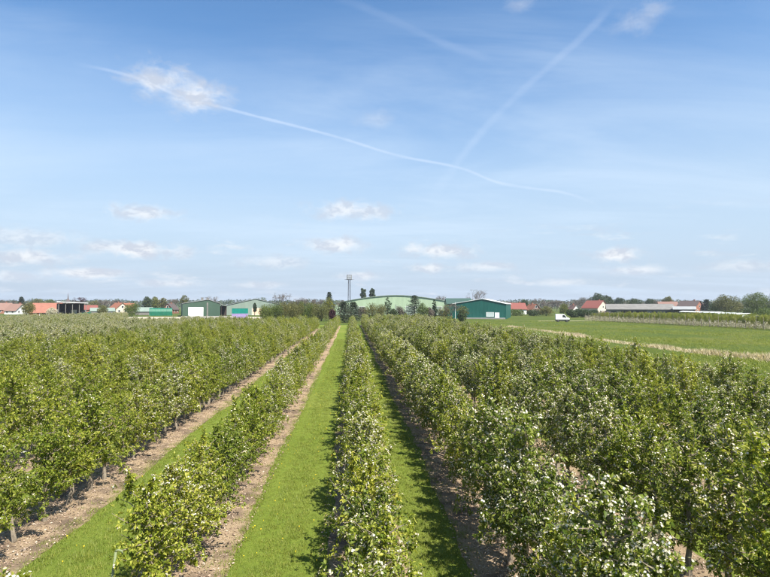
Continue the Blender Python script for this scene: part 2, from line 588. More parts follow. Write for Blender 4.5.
def make_tree(seed, p_blossom, shoots=16):
    rg = np.random.default_rng(seed)
    h = rg.uniform(2.35, 2.7)
    mb = MB()
    tp = [(0, 0, -0.03)]
    zz = [0.0, 0.3, 0.65, 1.05, 1.5, 1.95, h * 0.93]
    wob = np.cumsum(rg.normal(0, 0.025, (len(zz), 2)), 0)
    tp = [(wob[i, 0] if i else 0, wob[i, 1] if i else 0, zz[i] - (0.03 if i == 0 else 0)) for i in range(len(zz))]
    tr = [0.068, 0.052, 0.046, 0.040, 0.031, 0.022, 0.008]
    mb.tube(tp, tr, 7)
    TP = np.array(tp)
    spur, nrm = [], []
    nl = 40
    for i in range(nl):
        f = (i + rg.uniform(0, 1)) / nl
        z = 0.52 + f * (h * 0.90 - 0.52)
        c = np.array([np.interp(z, TP[:, 2], TP[:, 0]), np.interp(z, TP[:, 2], TP[:, 1]), z])
        an = i * 2.39996 + rg.uniform(-0.5, 0.5)
        ln = (0.90 - 0.52 * f ** 1.2) * rg.choice([rg.uniform(0.35, 0.6), rg.uniform(0.75, 1.28)], p=[0.22, 0.78])
        if f < 0.12:
            ln *= 0.9
        d = np.array([math.cos(an) * 0.86, math.sin(an) * 1.0, 0])
        rise = rg.uniform(0.05, 0.55)
        pts = []
        for k in range(5):
            t = k / 4
            pts.append(c + d * ln * t + np.array([0, 0, ln * (rise * t + 0.16 * t * t - (0.25 * t * t if f < 0.3 else 0))]) + rg.normal(0, 0.016, 3) * (k > 0))
        mb.tube(pts, [0.017, 0.013, 0.010, 0.007, 0.003], 4)
        pts = np.array(pts)
        ns = int(ln / 0.044)
        for k in range(ns):
            t = 0.10 + 0.9 * (k + rg.uniform()) / ns
            q = np.array([np.interp(t * 4, range(5), pts[:, j]) for j in range(3)])
            off = rg.normal(0, 0.066, 3)
            spur.append(q + off)
            nrm.append(off + d * 0.02 + np.array([0, 0, 0.05]))
    # one-year shoots, upright, that make the ragged top and outline
    for i in range(shoots):
        if i < 3:
            c = TP[-1] + rg.normal(0, 0.05, 3) - np.array([0, 0, 0.15])
            an, ln = rg.uniform(0, 6.28), rg.uniform(0.25, 0.5)
        else:
            c = spur[rg.integers(len(spur))]
            an, ln = rg.uniform(0, 6.28), rg.uniform(0.2, 0.45)
        d = np.array([math.cos(an) * 0.28, math.sin(an) * 0.28, 1.0])
        a = c
        b = c + d * ln * 0.5 + rg.normal(0, 0.02, 3)
        e = c + d * ln + rg.normal(0, 0.03, 3)
        mb.tube([a, b, e], [0.007, 0.005, 0.002], 3)
        for k in range(int(ln / 0.045)):
            t = k / (ln / 0.045)
            q = (a * (1 - t) + e * t) + rg.normal(0, 0.015, 3)
            spur.append(q)
            nrm.append(np.array([rg.normal(), rg.normal(), 0.6]) * 0.05)
    for k in range(26):
        z = rg.uniform(0.75, h * 0.9)
        spur.append(np.array([np.interp(z, TP[:, 2], TP[:, 0]), np.interp(z, TP[:, 2], TP[:, 1]), z]) + rg.normal(0, 0.05, 3))
        nrm.append(rg.normal(0, 0.05, 3))
    S = np.array(spur)
    Nn = unit(np.array(nrm))
    ok = S[:, 2] > 0.42
    S, Nn = S[ok], Nn[ok]
    ns = len(S)
    # leaf rosettes
    per = 8
    P = np.repeat(S, per, 0)
    B = np.repeat(Nn, per, 0)
    n = len(P)
    rnd = unit(rg.normal(0, 1, (n, 3)))
    A = unit(B * 0.55 + rnd + np.array([0, 0, 0.12]))
    U = unit(np.array([0, 0, 1.0]) * 0.8 + rg.normal(0, 0.55, (n, 3)) + B * 0.5)
    L = rg.uniform(0.048, 0.092, n)
    P = P + A * 0.012
    V, F = leaf_arrays(P, A, U, L, L * rg.uniform(0.42, 0.60, n), rg.uniform(0.0, 0.5, (n, 1)))
    crown = mesh_np('crown', V, F)
    # blossom clusters: several five-petalled cups each
    pk = rg.uniform(0, 1, ns) < p_blossom * (0.35 + 1.3 * rg.uniform(0, 1))
    C = S[pk] + Nn[pk] * 0.028
    fl = 6
    Q = np.repeat(C, fl, 0)
    D = unit(rg.normal(0, 1, (len(Q), 3)) + np.repeat(Nn[pk], fl, 0) * 0.7 + np.array([0, 0, 0.5]))
    Q = Q + D * rg.uniform(0.03, 0.065, (len(Q), 1))
    X = unit(np.cross(D, rg.normal(0, 1, (len(Q), 3))))
    Y = np.cross(D, X)
    rr = rg.uniform(0.012, 0.018, (len(Q), 1))
    vs_ = [Q]
    for k in range(5):
        a = 2 * math.pi * k / 5
        vs_.append(Q + (X * math.cos(a) + Y * math.sin(a)) * rr + D * rr * 0.35)
    V = np.stack(vs_, 1).reshape(-1, 3)
    b = np.arange(len(Q), dtype=np.int32)[:, None] * 6
    F = np.concatenate([b + np.array([[0, 1 + k, 1 + (k + 1) % 5]]) for k in range(5)], 0)
    if len(Q) == 0:
        V, F = np.zeros((3, 3)), np.array([[0, 1, 2]])
    bl = mesh_np('blossom', V, F)
    return mb.mesh('trunk'), crown, bl


# classes: 0 leafy, 1 some blossom, 2 much blossom, 3 white
VARS = []
CLASS = {0: [], 1: [], 2: [], 3: []}
for cl, p, cnt in ((0, 0.06, 5), (1, 0.27, 6), (2, 0.60, 6), (3, 0.95, 3)):
    for k in range(cnt):
        tm, cm, bm_ = make_tree(100 * cl + k + 11, p)
        tm.materials.append(M_BARK)
        cm.materials.append(M_LEAFY if cl < 2 else M_LEAF)
        bm_.materials.append(M_PETAL)
        CLASS[cl].append(len(VARS))
        VARS.append((tm, cm, bm_))

trees = []      # x, y, row key, class


def pick_class(x, y, rg):
    u = rg.uniform()
    if x < -26:
        return 3 if u < 0.75 else 2
    if x < -5:
        far = min(1.0, max(0.0, (y - 25) / 90))
        return 0 if u < 0.72 - 0.35 * far else (1 if u < 0.94 - 0.25 * far else 2)
    if x < -2:
        return 0 if u < 0.35 else (1 if u < 0.8 else 2)
    if x < 2:
        return 0 if u < 0.12 else (1 if u < 0.6 else 2)
    return 0 if u < 0.08 else (1 if u < 0.42 else 2)


rgt = np.random.default_rng(21)
cosY, sinY = math.cos(YAW), math.sin(YAW)
for ri, x in enumerate(ROWS_L + ROWS_R):
    side = -1 if ri < len(ROWS_L) else 1
    num = ri + 1 if side < 0 else ri - len(ROWS_L)
    y = 3.0 + rgt.uniform(0, 0.9)
    yend = row_end(x)
    while y < yend:
        yy = y + rgt.normal(0, 0.06)
        xx = x + rgt.normal(0, 0.04)
        y += rgt.uniform(0.98, 1.16)
        depth = xx * sinY + yy * cosY
        lat = xx * cosY - yy * sinY
        if depth < 2.5:
            continue
        u = 385 + FPX * lat / depth
        m = 0.9 * FPX / depth
        if u < -m or u > 770 + m:
            continue
        if x < -38 and yy > 118 and u > 126 + 6 * math.sin(yy * 0.7):
            continue
        vtop = 305 + (CAM_H - 2.75) * FPX / depth
        if vtop > 575:
            continue
        if num == 1 and side < 0 and yy < 8.75:
            continue
        if rgt.uniform() < 0.012 and yy > 14:
            continue
        trees.append((xx, yy, side, num, depth, pick_class(xx, yy, rgt)))

trees.append((-3.12, 5.15, -1, 1, 4.94, 1))
trees.sort(key=lambda t: t[4])
NEAR = trees[:297]
w3 = [t for t in trees[297:] if t[5] == 3][:3]      # the nearest trees of the white variety
NEAR += w3
FAR = [t for t in trees[297:] if t not in w3]

ONES = ['', 'first', 'second', 'third', 'fourth', 'fifth', 'sixth', 'seventh', 'eighth', 'ninth', 'tenth', 'eleventh', 'twelfth', 'thirteenth', 'fourteenth', 'fifteenth', 'sixteenth', 'seventeenth', 'eighteenth', 'nineteenth']
TENS = {20: ('twentieth', 'twenty'), 30: ('thirtieth', 'thirty'), 40: ('fortieth', 'forty'), 50: ('fiftieth', 'fifty'), 60: ('sixtieth', 'sixty'), 70: ('seventieth', 'seventy')}


def ordinal(n):
    if n < 20:
        return ONES[n]
    t, o = n // 10 * 10, n % 10
    return TENS[t][0] if o == 0 else TENS[t][1] + '-' + ONES[o]


def row_words(side, num):
    if side > 0 and num == 0:
        return 'middle row between both grass lanes'
    if side < 0:
        return '%s row left of middle row' % ordinal(num)
    return '%s row right of middle row' % ordinal(num)


LOOK = {0: 'leafy fruit tree', 1: 'lightly blossoming fruit tree', 2: 'fruit tree dotted with white blossom', 3: 'white blossoming fruit tree'}
count_row = {}
protos = {}
for (x, y, side, num, depth, cl) in NEAR:
    left_over = [q for q in CLASS[cl] if q not in protos]
    v = left_over[0] if left_over else CLASS[cl][int(rgt.integers(len(CLASS[cl])))]
    k = count_row[(side, num)] = count_row.get((side, num), 0) + 1
    root = bpy.data.objects.new('fruit_tree', None)
    COL.objects.link(root)
    s = rgt.uniform(0.86, 1.14)
    if num == 1 and side < 0 and y < 6:
        s = 1.16
    root.location = (x, y, 0.008)
    root.rotation_euler = (rgt.normal(0, 0.03), rgt.normal(0, 0.03), rgt.choice([0, math.pi]) + rgt.normal(0, 0.35))
    wx = 1.05 if x > 2 else (0.96 if x > -5 else 1.0)
    root.scale = (wx * s * rgt.uniform(0.94, 1.06), s * rgt.uniform(0.97, 1.1), s * rgt.uniform(0.96, 1.04) * (1.07 if x > 2 else (0.92 if x > -5 else 1.0)))
    root.empty_display_size = 0.2
    tag(root, '%s, %s from front, %s' % (LOOK[cl], ordinal(k), row_words(side, num)), 'tree', 'fruit trees planted in orchard rows')
    kids = []
    for nm, me in zip(('trunk', 'crown', 'blossom'), VARS[v]):
        o = bpy.data.objects.new(nm, me)
        COL.objects.link(o)
        o.parent = root
        kids.append(o)
    protos.setdefault(v, kids)


def scatter(name, pts, rots, scls, idxs, sources, label=None, cat=None, kind='stuff'):
    """one object whose points carry copies of the source meshes (lists of objects per index)"""
    me = bpy.data.meshes.new(name)
    n = len(pts)
    me.vertices.add(n)
    me.vertices.foreach_set('co', np.asarray(pts, dtype=np.float32).ravel())
    a = me.attributes.new('rot', 'FLOAT_VECTOR', 'POINT')
    a.data.foreach_set('vector', np.asarray(rots, dtype=np.float32).ravel())
    a = me.attributes.new('scl', 'FLOAT_VECTOR', 'POINT')
    a.data.foreach_set('vector', np.asarray(scls, dtype=np.float32).ravel())
    a = me.attributes.new('idx', 'INT', 'POINT')
    a.data.foreach_set('value', np.asarray(idxs, dtype=np.int32))
    o = link(name, me)
    ng = bpy.data.node_groups.new(name, 'GeometryNodeTree')
    ng.interface.new_socket('Geometry', in_out='INPUT', socket_type='NodeSocketGeometry')
    ng.interface.new_socket('Geometry', in_out='OUTPUT', socket_type='NodeSocketGeometry')
    gi = ng.nodes.new('NodeGroupInput')
    go = ng.nodes.new('NodeGroupOutput')
    ar = ng.nodes.new('GeometryNodeInputNamedAttribute')
    ar.data_type = 'FLOAT_VECTOR'
    ar.inputs['Name'].default_value = 'rot'
    asx = ng.nodes.new('GeometryNodeInputNamedAttribute')
    asx.data_type = 'FLOAT_VECTOR'
    asx.inputs['Name'].default_value = 'scl'
    ai = ng.nodes.new('GeometryNodeInputNamedAttribute')
    ai.data_type = 'INT'
    ai.inputs['Name'].default_value = 'idx'
    jo = ng.nodes.new('GeometryNodeJoinGeometry')
    for i, srcs in sources.items():
        j = ng.nodes.new('GeometryNodeJoinGeometry')
        for so in srcs:
            inf = ng.nodes.new('GeometryNodeObjectInfo')
            inf.transform_space = 'ORIGINAL'
            inf.inputs['Object'].default_value = so
            ng.links.new(inf.outputs['Geometry'], j.inputs[0])
        cmp_ = ng.nodes.new('FunctionNodeCompare')
        cmp_.data_type = 'INT'
        cmp_.operation = 'EQUAL'
        si = [q for q in cmp_.inputs if q.type == 'INT']
        ng.links.new(ai.outputs['Attribute'], si[0])
        si[1].default_value = i
        ip = ng.nodes.new('GeometryNodeInstanceOnPoints')
        ng.links.new(gi.outputs[0], ip.inputs['Points'])
        ng.links.new(cmp_.outputs[0], ip.inputs['Selection'])
        ng.links.new(j.outputs[0], ip.inputs['Instance'])
        ng.links.new(ar.outputs['Attribute'], ip.inputs['Rotation'])
        ng.links.new(asx.outputs['Attribute'], ip.inputs['Scale'])
        ng.links.new(ip.outputs[0], jo.inputs[0])
    ng.links.new(jo.outputs[0], go.inputs[0])
    md = o.modifiers.new('scatter', 'NODES')
    md.node_group = ng
    return tag(o, label, cat, kind=kind)


def far_trees(name, rec, label):
    pts, rots, scls, idx = [], [], [], []
    for (x, y, cl) in rec:
        pool = [v for v in CLASS[cl] if v in protos] or list(protos)
        idx.append(pool[int(rgt.integers(len(pool)))])
        s = rgt.uniform(0.88, 1.10)
        pts.append((x, y, 0.008))
        rots.append((rgt.normal(0, 0.03), rgt.normal(0, 0.03), rgt.choice([0, math.pi]) + rgt.normal(0, 0.35)))
        wx = 1.05 if x > 2 else (0.96 if x > -5 else 1.0)
        scls.append((wx * s * rgt.uniform(0.94, 1.06), s * rgt.uniform(0.97, 1.1), s * (1.06 if x > 2 else (0.92 if x > -5 else 1.0))))
    return scatter(name, pts, rots, scls, idx, protos, label, 'tree')


far_trees('orchard_trees', [(t[0], t[1], t[5]) for t in FAR], 'far fruit trees of the orchard merging into one blossoming mass')

# ------------------------------------------------------------------ grass blades, dandelions, litter
def tuft_mesh(seed, n, h, w, spread):
    rg = np.random.default_rng(seed)
    P = np.zeros((n, 3))
    P[:, :2] = rg.normal(0, spread, (n, 2))
    an = rg.uniform(0, 6.283, n)
    lean = rg.uniform(0.1, 0.9, n)
    hh = h * rg.uniform(0.5, 1.15, n)
    S = np.stack([-np.sin(an), np.cos(an), np.zeros(n)], 1) * w
    O = np.stack([np.cos(an) * lean, np.sin(an) * lean, np.ones(n)], 1) * hh[:, None]
    V = np.stack([P - S, P + S, P + O], 1).reshape(-1, 3)
    F = np.arange(3 * n).reshape(-1, 3)
    return mesh_np('grass_tuft', V, F)


tufts = []
for i in range(4):
    me = tuft_mesh(40 + i, 18, 0.055, 0.0035, 0.055)
    o = link('grass_tuft', me, M_GRASSB, loc=(-1.5 + 0.13 * i, 11.0 + 0.2 * i, 0.004))
    tag(o, 'low grass tuft on the central mown lane', kind='stuff')
    tufts.append(o)
LANES = [(-2.40, -0.62), (1.18, 2.36), (-6.38, -4.18), (4.15, 5.55), (7.4, 8.8)]
pts = []
for (a, b) in LANES:
    n = int((b - a) * 34 * 190)
    yy = 6.5 + 75 * RNG.uniform(0, 1, n) ** 1.9
    xx = RNG.uniform(a - 0.07, b + 0.07, n)
    pts.append(np.stack([xx, yy, np.full(n, 0.004)], 1))
pts = np.concatenate(pts)
n = len(pts)
rots = np.zeros((n, 3))
rots[:, 2] = RNG.uniform(0, 6.28, n)
lc = np.concatenate([np.full(int((b - a) * 34 * 190), (a + b) / 2) for a, b in LANES])
track = np.exp(-((np.abs(pts[:, 0] - lc) - 0.62) / 0.16) ** 2)       # two wheel tracks wear the blades down
sc = (RNG.uniform(0.7, 1.35, n) * (1 - 0.5 * track))[:, None] * np.ones((1, 3))
scatter('lane_grass', pts, rots, sc, RNG.integers(0, 4, n), {i: [tufts[i]] for i in range(4)}, 'short mown grass growing in the lanes between tree rows', 'grass')

# coarse meadow tufts and weeds along the soil edges
k = 26000
yy = 28 + 150 * RNG.uniform(0, 1, k) ** 1.4
xx = 18.6 + RNG.uniform(0, 1, k) * (yy * 0.80 - 12)
ok = xx > 18.6
mp_ = np.stack([xx[ok], yy[ok], np.zeros(ok.sum())], 1)
cl_ = np.sin(mp_[:, 0] * 0.35 + 2 * np.sin(mp_[:, 1] * 0.06)) + np.sin(mp_[:, 1] * 0.21 + mp_[:, 0] * 0.1)
ms_ = (RNG.uniform(1.6, 3.6, len(mp_)) * (1 + 0.35 * cl_)).clip(1.0, 6.0)
wp_, ws_ = [], []
for x, kk in ((-7.35, 900), (-3.30, 900), (0.36, 700), (3.25, 800), (6.45, 500)):
    yy = 7 + 38 * RNG.uniform(0, 1, kk) ** 1.3
    sd = RNG.choice([-1, 1], kk)
    wp_.append(np.stack([x + sd * (0.9 - np.abs(RNG.normal(0, 0.16, kk))), yy, np.full(kk, 0.008)], 1))
    ws_.append(RNG.uniform(0.5, 1.5, kk))
mp_ = np.concatenate([mp_] + wp_)
ms_ = np.concatenate([ms_] + ws_)
n = len(mp_)
rots = np.zeros((n, 3))
rots[:, 2] = RNG.uniform(0, 6.28, n)
scatter('meadow_tufts', mp_, rots, ms_[:, None] * np.ones((1, 3)), RNG.integers(0, 4, n), {i: [tufts[i]] for i in range(4)}, 'rough grass tufts on the meadow and along the soil edges', 'grass')

# dandelions
mbd = MB()
mbd.lathe((0, 0, 0), [(0.002, 0.0), (0.002, 0.06)], 4)
mbd.lathe((0, 0, 0), [(0.004, 0.055), (0.018, 0.062), (0.014, 0.072), (0.0, 0.075)], 7)
dn = mbd.obj('dandelion', M_DAND, loc=(-1.2, 9.8, 0.004))
tag(dn, 'tiny yellow dandelion in the central grass lane', kind='stuff')
pts = []
for (a, b), k in zip(LANES, (120, 70, 40, 30, 20)):
    yy = 7 + 40 * RNG.uniform(0, 1, k) ** 1.3
    pts.append(np.stack([RNG.uniform(a, b, k), yy, np.full(k, 0.004)], 1))
pts = np.concatenate(pts)
n = len(pts)
rots = RNG.normal(0, 0.1, (n, 3))
scatter('dandelion_flowers', pts, rots, RNG.uniform(0.45, 1.0, (n, 1)) * np.ones((1, 3)), np.zeros(n, int), {0: [dn]}, 'scattered yellow dandelions in the mown grass lanes', 'flower')

# wood chips, dead leaves and fallen petals on the open soil
Ps = []
for x, k in ((-7.35, 12000), (-3.30, 11000), (0.30, 9000), (3.25, 11000), (6.45, 7000)):
    yy = 7 + 38 * RNG.uniform(0, 1, k) ** 1.5
    xx = x + np.clip(RNG.normal(0.15 if x < 0 else -0.05, 0.48, k), -0.92, 0.92)
    Ps.append(np.stack([xx, yy, np.full(k, 0.012)], 1))
P = np.concatenate(Ps)
n = len(P)
P[:, 2] += RNG.uniform(0, 0.02, n)
A = unit(RNG.normal(0, 1, (n, 3)) * np.array([1, 1, 0.22]))
U = unit(np.array([0, 0, 1.0]) + RNG.normal(0, 0.45, (n, 3)))
L = RNG.uniform(0.025, 0.075, n)
V, F = leaf_arrays(P, A, U, L, L * RNG.uniform(0.25, 0.8, n), 0.0, 0.1)
V[:, 2] = np.maximum(V[:, 2], 0.0095)
tag(link('soil_litter', mesh_np('soil_litter', V, F), M_LITTER), 'dry leaves, chips and petals littering the bare soil strips', 'litter', kind='stuff')

# ------------------------------------------------------------------ ditch with dry reeds in the meadow
def reed_strip(pxs, count, hgt, wid, name_label, z_gap=None):
    line = []
    for px, py in pxs:
        D = CAM_H * FPX / (py - 305)
        line.append(G(px, D))
    seg = [(line[i + 1] - line[i]).length for i in range(len(line) - 1)]
    cum = np.concatenate([[0], np.cumsum(seg)])
    t = RNG.uniform(0, cum[-1], count)
    X = np.interp(t, cum, [p.x for p in line])
    Y = np.interp(t, cum, [p.y for p in line])
    dens = 0.5 + 0.28 * np.sin(t * 0.55) * np.sin(t * 0.23 + 1.0) + 0.25 * np.sin(t * 0.17 + 0.6)
    keep = RNG.uniform(0, 1, count) < np.clip(1.5 * dens - 0.25, 0.03, 1)
    X, Y, dens = X[keep], Y[keep], dens[keep]
    n = len(X)
    ox, oy = RNG.normal(0, wid * 1.3, n), RNG.normal(0, wid * 1.3, n)
    wav = 0.5 * np.sin(X * 0.9) + 0.4 * np.sin(X * 2.3 + 1)
    X = X + ox
    Y = Y + oy + wav
    fall = np.exp(-(ox ** 2 + oy ** 2) / (2 * (wid * 1.5) ** 2))
    h = hgt * (0.35 + 0.85 * dens) * RNG.uniform(0.45, 1.15, n) * (0.4 + 0.6 * fall)
    an = RNG.uniform(0, 6.28, n)
    S = np.stack([np.cos(an), np.sin(an), np.zeros(n)], 1) * 0.022
    P = np.stack([X, Y, np.zeros(n)], 1)
    T = P + np.stack([RNG.normal(0, 0.16, n), RNG.normal(0, 0.16, n), h], 1)
    M = (P * 0.45 + T * 0.55) + np.stack([RNG.normal(0, 0.03, n), RNG.normal(0, 0.03, n), np.zeros(n)], 1)
    V = np.stack([P - S, P + S, M + S * 1.2, M - S * 1.2, T + S * 0.3], 1).reshape(-1, 3)
    b = np.arange(n)[:, None] * 5
    F = np.concatenate([b + np.array([[0, 1, 2]]), b + np.array([[0, 2, 3]]), b + np.array([[3, 2, 4]])], 0)
    o = link('dry_reeds', mesh_np('dry_reeds', V, F), M_REED)
    tag(o, name_label, 'reeds', kind='stuff')


DITCH = [(800, 366), (770, 361), (735, 357.5), (700, 353.5), (668, 349), (640, 345.5), (618, 342.5), (585, 337.5), (560, 333.5), (540, 330.5), (510, 327)]
reed_strip(DITCH[:6], 9000, 0.75, 0.40, 'tall tan dry reeds along the near stretch of the meadow ditch')
reed_strip(DITCH[5:9], 2600, 0.35, 0.4, 'low tan dry reeds along the middle stretch of the meadow ditch')
reed_strip(DITCH[7:], 4200, 0.6, 0.5, 'dry reeds along the far stretch of the meadow ditch')
V, F = [], []
for i, (px, py) in enumerate(DITCH):
    D = CAM_H * FPX / (py - 305)
    p = G(px, D)
    for s in (-1, 1):
        V.append((p.x + 0.55 * s, p.y + 1.0 * s, 0.006))
    if i:
        F.append((2 * i - 2, 2 * i - 1, 2 * i + 1, 2 * i))
tag(link('ditch_bank', mesh_np('ditch_bank', V, F), M_DITCH), kind='structure')

# ------------------------------------------------------------------ trellised orchard at the right, beyond the meadow
p0, p1 = G(585, 178), G(800, 104)
dv = (p1 - p0)
LEN = dv.length
dv.normalize()
nv = Vector((-dv.y, dv.x, 0))
if nv.y < 0:
    nv = -nv
rec = []
for r in range(7):
    base = p0 + nv * (2.6 + 3.4 * r)
    y = 0.0
    while y < LEN:
        q = base + dv * (y + rgt.normal(0, 0.08))
        rec.append((q.x, q.y, 0 if rgt.uniform() < 0.55 else 1))
        y += 1.25
far_trees('trellis_orchard_trees', rec, 'leafy fruit trees of the trellised orchard beyond the meadow')
M_POST = surf('post_wood', (0.26, 0.225, 0.18), (0.16, 0.135, 0.105), 5, 0.9)
M_WIRE = surf('wire', (0.35, 0.35, 0.34), rough=0.5, metal=0.6)
M_YOUNG = leafmat('young_blossom', (0.34, 0.29, 0.20), (0.50, 0.45, 0.35), (0.66, 0.62, 0.54), 0.2)
tr_root = empty('trellis_fence', p0)
tag(tr_root, 'long trellis of thin wooden posts in front of the right-hand orchard', 'trellis')
y = 0.0
pm = None
k = 0
while y < LEN:
    if pm is None:
        mb = MB()
        mb.tube([(0, 0, -0.2), (0, 0, 1.1), (0.02, 0.01, 2.55)], [0.065, 0.06, 0.05], 6)
        pm = mb.mesh('post')
    q = dv * y + nv * rgt.normal(0, 0.05)
    o = link('post', pm, M_POST, tr_root, loc=q)
    o.scale = (1, 1, rgt.uniform(0.8, 1.12))
    o.rotation_euler = (rgt.normal(0, 0.03), rgt.normal(0, 0.03), rgt.uniform(0, 6))
    y += rgt.uniform(1.9, 2.7)
for z in (0.9, 1.7):
    mb = MB()
    a = Vector((0, 0, z))
    mb.tube([a, a + dv * LEN], [0.012, 0.012], 4)
    mb.obj('wire', M_WIRE, tr_root)
# low pale blossoming saplings along that trellis
n = 15000
t = RNG.uniform(0, LEN, n)
P = np.array([p0]) + np.array([dv]) * t[:, None] + np.array([nv]) * RNG.normal(0.1, 0.28, (n, 1))
P[:, 2] = 0.25 + 1.55 * RNG.uniform(0, 1, n) ** 0.9 * (0.75 + 0.25 * np.sin(t * 2.9))
A = unit(RNG.normal(0, 1, (n, 3)))
U = unit(RNG.normal(0, 1, (n, 3)))
L = RNG.uniform(0.08, 0.17, n)
V, F = leaf_arrays(P, A, U, L, L * 0.7)
tag(link('blossoming_saplings', mesh_np('blossoming_saplings', V, F), M_YOUNG), 'pale band of low blossoming saplings trained along the trellis', 'saplings', kind='stuff')

# white rain covers over a few rows of that orchard
M_FLEECE = surf('white_film', (0.50, 0.52, 0.50), (0.42, 0.45, 0.42), 1.0, 0.6)


def rain_cover(px0, D0, px1, D1, z, w, label):
    a, b = G(px0, D0), G(px1, D1)
    d = b - a
    ln = d.length
    root = empty('rain_cover', a, math.atan2(d.y, d.x))
    tag(root, label, 'rain cover', 'white rain covers over the right-hand orchard')
    mb = MB()
    nseg = max(6, int(ln / 2))
    V, F = [], []
    prof = [(-w, -0.42), (-w * 0.5, -0.14), (0, 0), (w * 0.5, -0.14), (w, -0.42)]
    for i in range(nseg + 1):
        sag = -0.06 * (i % 2)
        for u, zz_ in prof:
            V.append((ln * i / nseg, u, z + zz_ + sag))
        if i:
            for k in range(4):
                F.append(((i - 1) * 5 + k, (i - 1) * 5 + k + 1, i * 5 + k + 1, i * 5 + k))
    mb.add(V, F)
    o = mb.obj('film', M_FLEECE, root)
    so = o.modifiers.new('thick', 'SOLIDIFY')
    so.thickness = 0.01
    for i in range(0, nseg + 1, 3):
        mb = MB()
        mb.tube([(ln * i / nseg, 0, -0.1), (ln * i / nseg, 0, z - 0.08)], [0.05, 0.04], 6)
        mb.obj('post', M_POST, root)


rain_cover(683, 196, 724, 164, 3.15, 1.5, 'long white rain cover stretched above the orchard, left one of three')
rain_cover(722, 160, 751, 142, 3.05, 1.5, 'bright white rain cover above the orchard, middle one of three')
rain_cover(744, 139, 757, 131, 2.55, 1.2, 'short low white rain cover at the right end of the covers')

# ------------------------------------------------------------------ buildings
M_WHITE = surf('white_render', (0.72, 0.71, 0.68), (0.62, 0.61, 0.58), 0.8, 0.8)
M_BRICK = surf('red_brick', (0.30, 0.13, 0.085), (0.22, 0.10, 0.07), 3, 0.9)
M_CREAM = surf('cream_wall', (0.58, 0.50, 0.40), (0.50, 0.43, 0.34), 1, 0.85)
M_RTILE = surf('red_tile', (0.20, 0.068, 0.055), (0.16, 0.055, 0.045), 2.5, 0.8, stretch=(1, 1, 3))
M_OTILE = surf('orange_tile', (0.25, 0.10, 0.058), (0.20, 0.08, 0.05), 2.5, 0.8, stretch=(1, 1, 3))
M_SALMON = surf('salmon_roof', (0.27, 0.115, 0.08), (0.23, 0.10, 0.07), 0.6, 0.85)
M_DTILE = surf('dark_tile', (0.10, 0.075, 0.07), (0.07, 0.055, 0.052), 2.5, 0.8)
M_PINKT = surf('faded_tile', (0.21, 0.125, 0.10), (0.175, 0.105, 0.085), 2.5, 0.8)
M_GREYR = surf('grey_fibre_roof', (0.185, 0.178, 0.165), (0.14, 0.135, 0.125), 0.6, 0.9)
M_PALER = surf('pale_roof', (0.27, 0.28, 0.285), (0.23, 0.24, 0.245), 0.5, 0.7)
M_WROOF = surf('white_roof', (0.66, 0.67, 0.68), (0.58, 0.59, 0.60), 0.5, 0.5)
M_DGREEN = cladding('dark_green_sheet', (0.045, 0.085, 0.058))
M_TGREEN = cladding('teal_green_sheet', (0.006, 0.085, 0.068))
M_LGREEN = cladding('pale_green_sheet', (0.325, 0.42, 0.285))
M_LGREEN2 = cladding('pale_grey_green_sheet', (0.205, 0.255, 0.215))
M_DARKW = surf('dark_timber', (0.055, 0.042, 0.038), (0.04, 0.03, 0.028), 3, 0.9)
M_GREYW = surf('grey_boards', (0.20, 0.19, 0.175), (0.14, 0.13, 0.12), 2, 0.9, stretch=(4, 4, 0.5))
M_GLASS = surf('window_glass', (0.03, 0.035, 0.04), rough=0.08, spec=0.6)
M_TRIM = surf('white_trim', (0.75, 0.75, 0.73), rough=0.6)
M_DOOR = surf('white_door', (0.82, 0.82, 0.80), (0.74, 0.74, 0.73), 0.7, 0.5)
M_CONC = surf('concrete', (0.30, 0.29, 0.265), (0.23, 0.225, 0.205), 1.2, 0.9)


def bearing(p):
    return -math.atan2(p.x, p.y)


def opening(root, name, x0, x1, z0, z1, y, mat, frame=M_TRIM, fw=0.12, face='front', pane=True):
    """a window or door set in a wall that faces local -Y at y (front), or a side wall (x = y)"""
    mb = MB()
    if face == 'front':
        for (a, b, c, d) in ((x0 - fw, x0, z0 - fw, z1 + fw), (x1, x1 + fw, z0 - fw, z1 + fw), (x0, x1, z1, z1 + fw), (x0, x1, z0 - fw, z0)):
            mb.box(a, b, y - 0.07, y - 0.003, c, d)
        o = mb.obj(name, frame, root)
        m2 = MB()
        m2.box(x0, x1, y - 0.035, y - 0.004, z0, z1)
    else:
        sg = 1 if y > 0 else -1
        for (a, b, c, d) in ((x0 - fw, x0, z0 - fw, z1 + fw), (x1, x1 + fw, z0 - fw, z1 + fw), (x0, x1, z1, z1 + fw), (x0, x1, z0 - fw, z0)):
            mb.box(min(y + sg * 0.003, y + sg * 0.07), max(y + sg * 0.003, y + sg * 0.07), a, b, c, d)
        o = mb.obj(name, frame, root)
        m2 = MB()
        m2.box(min(y + sg * 0.004, y + sg * 0.035), max(y + sg * 0.004, y + sg * 0.035), x0, x1, z0, z1)
    m2.obj('pane' if pane else 'panel', mat, o)
    return o


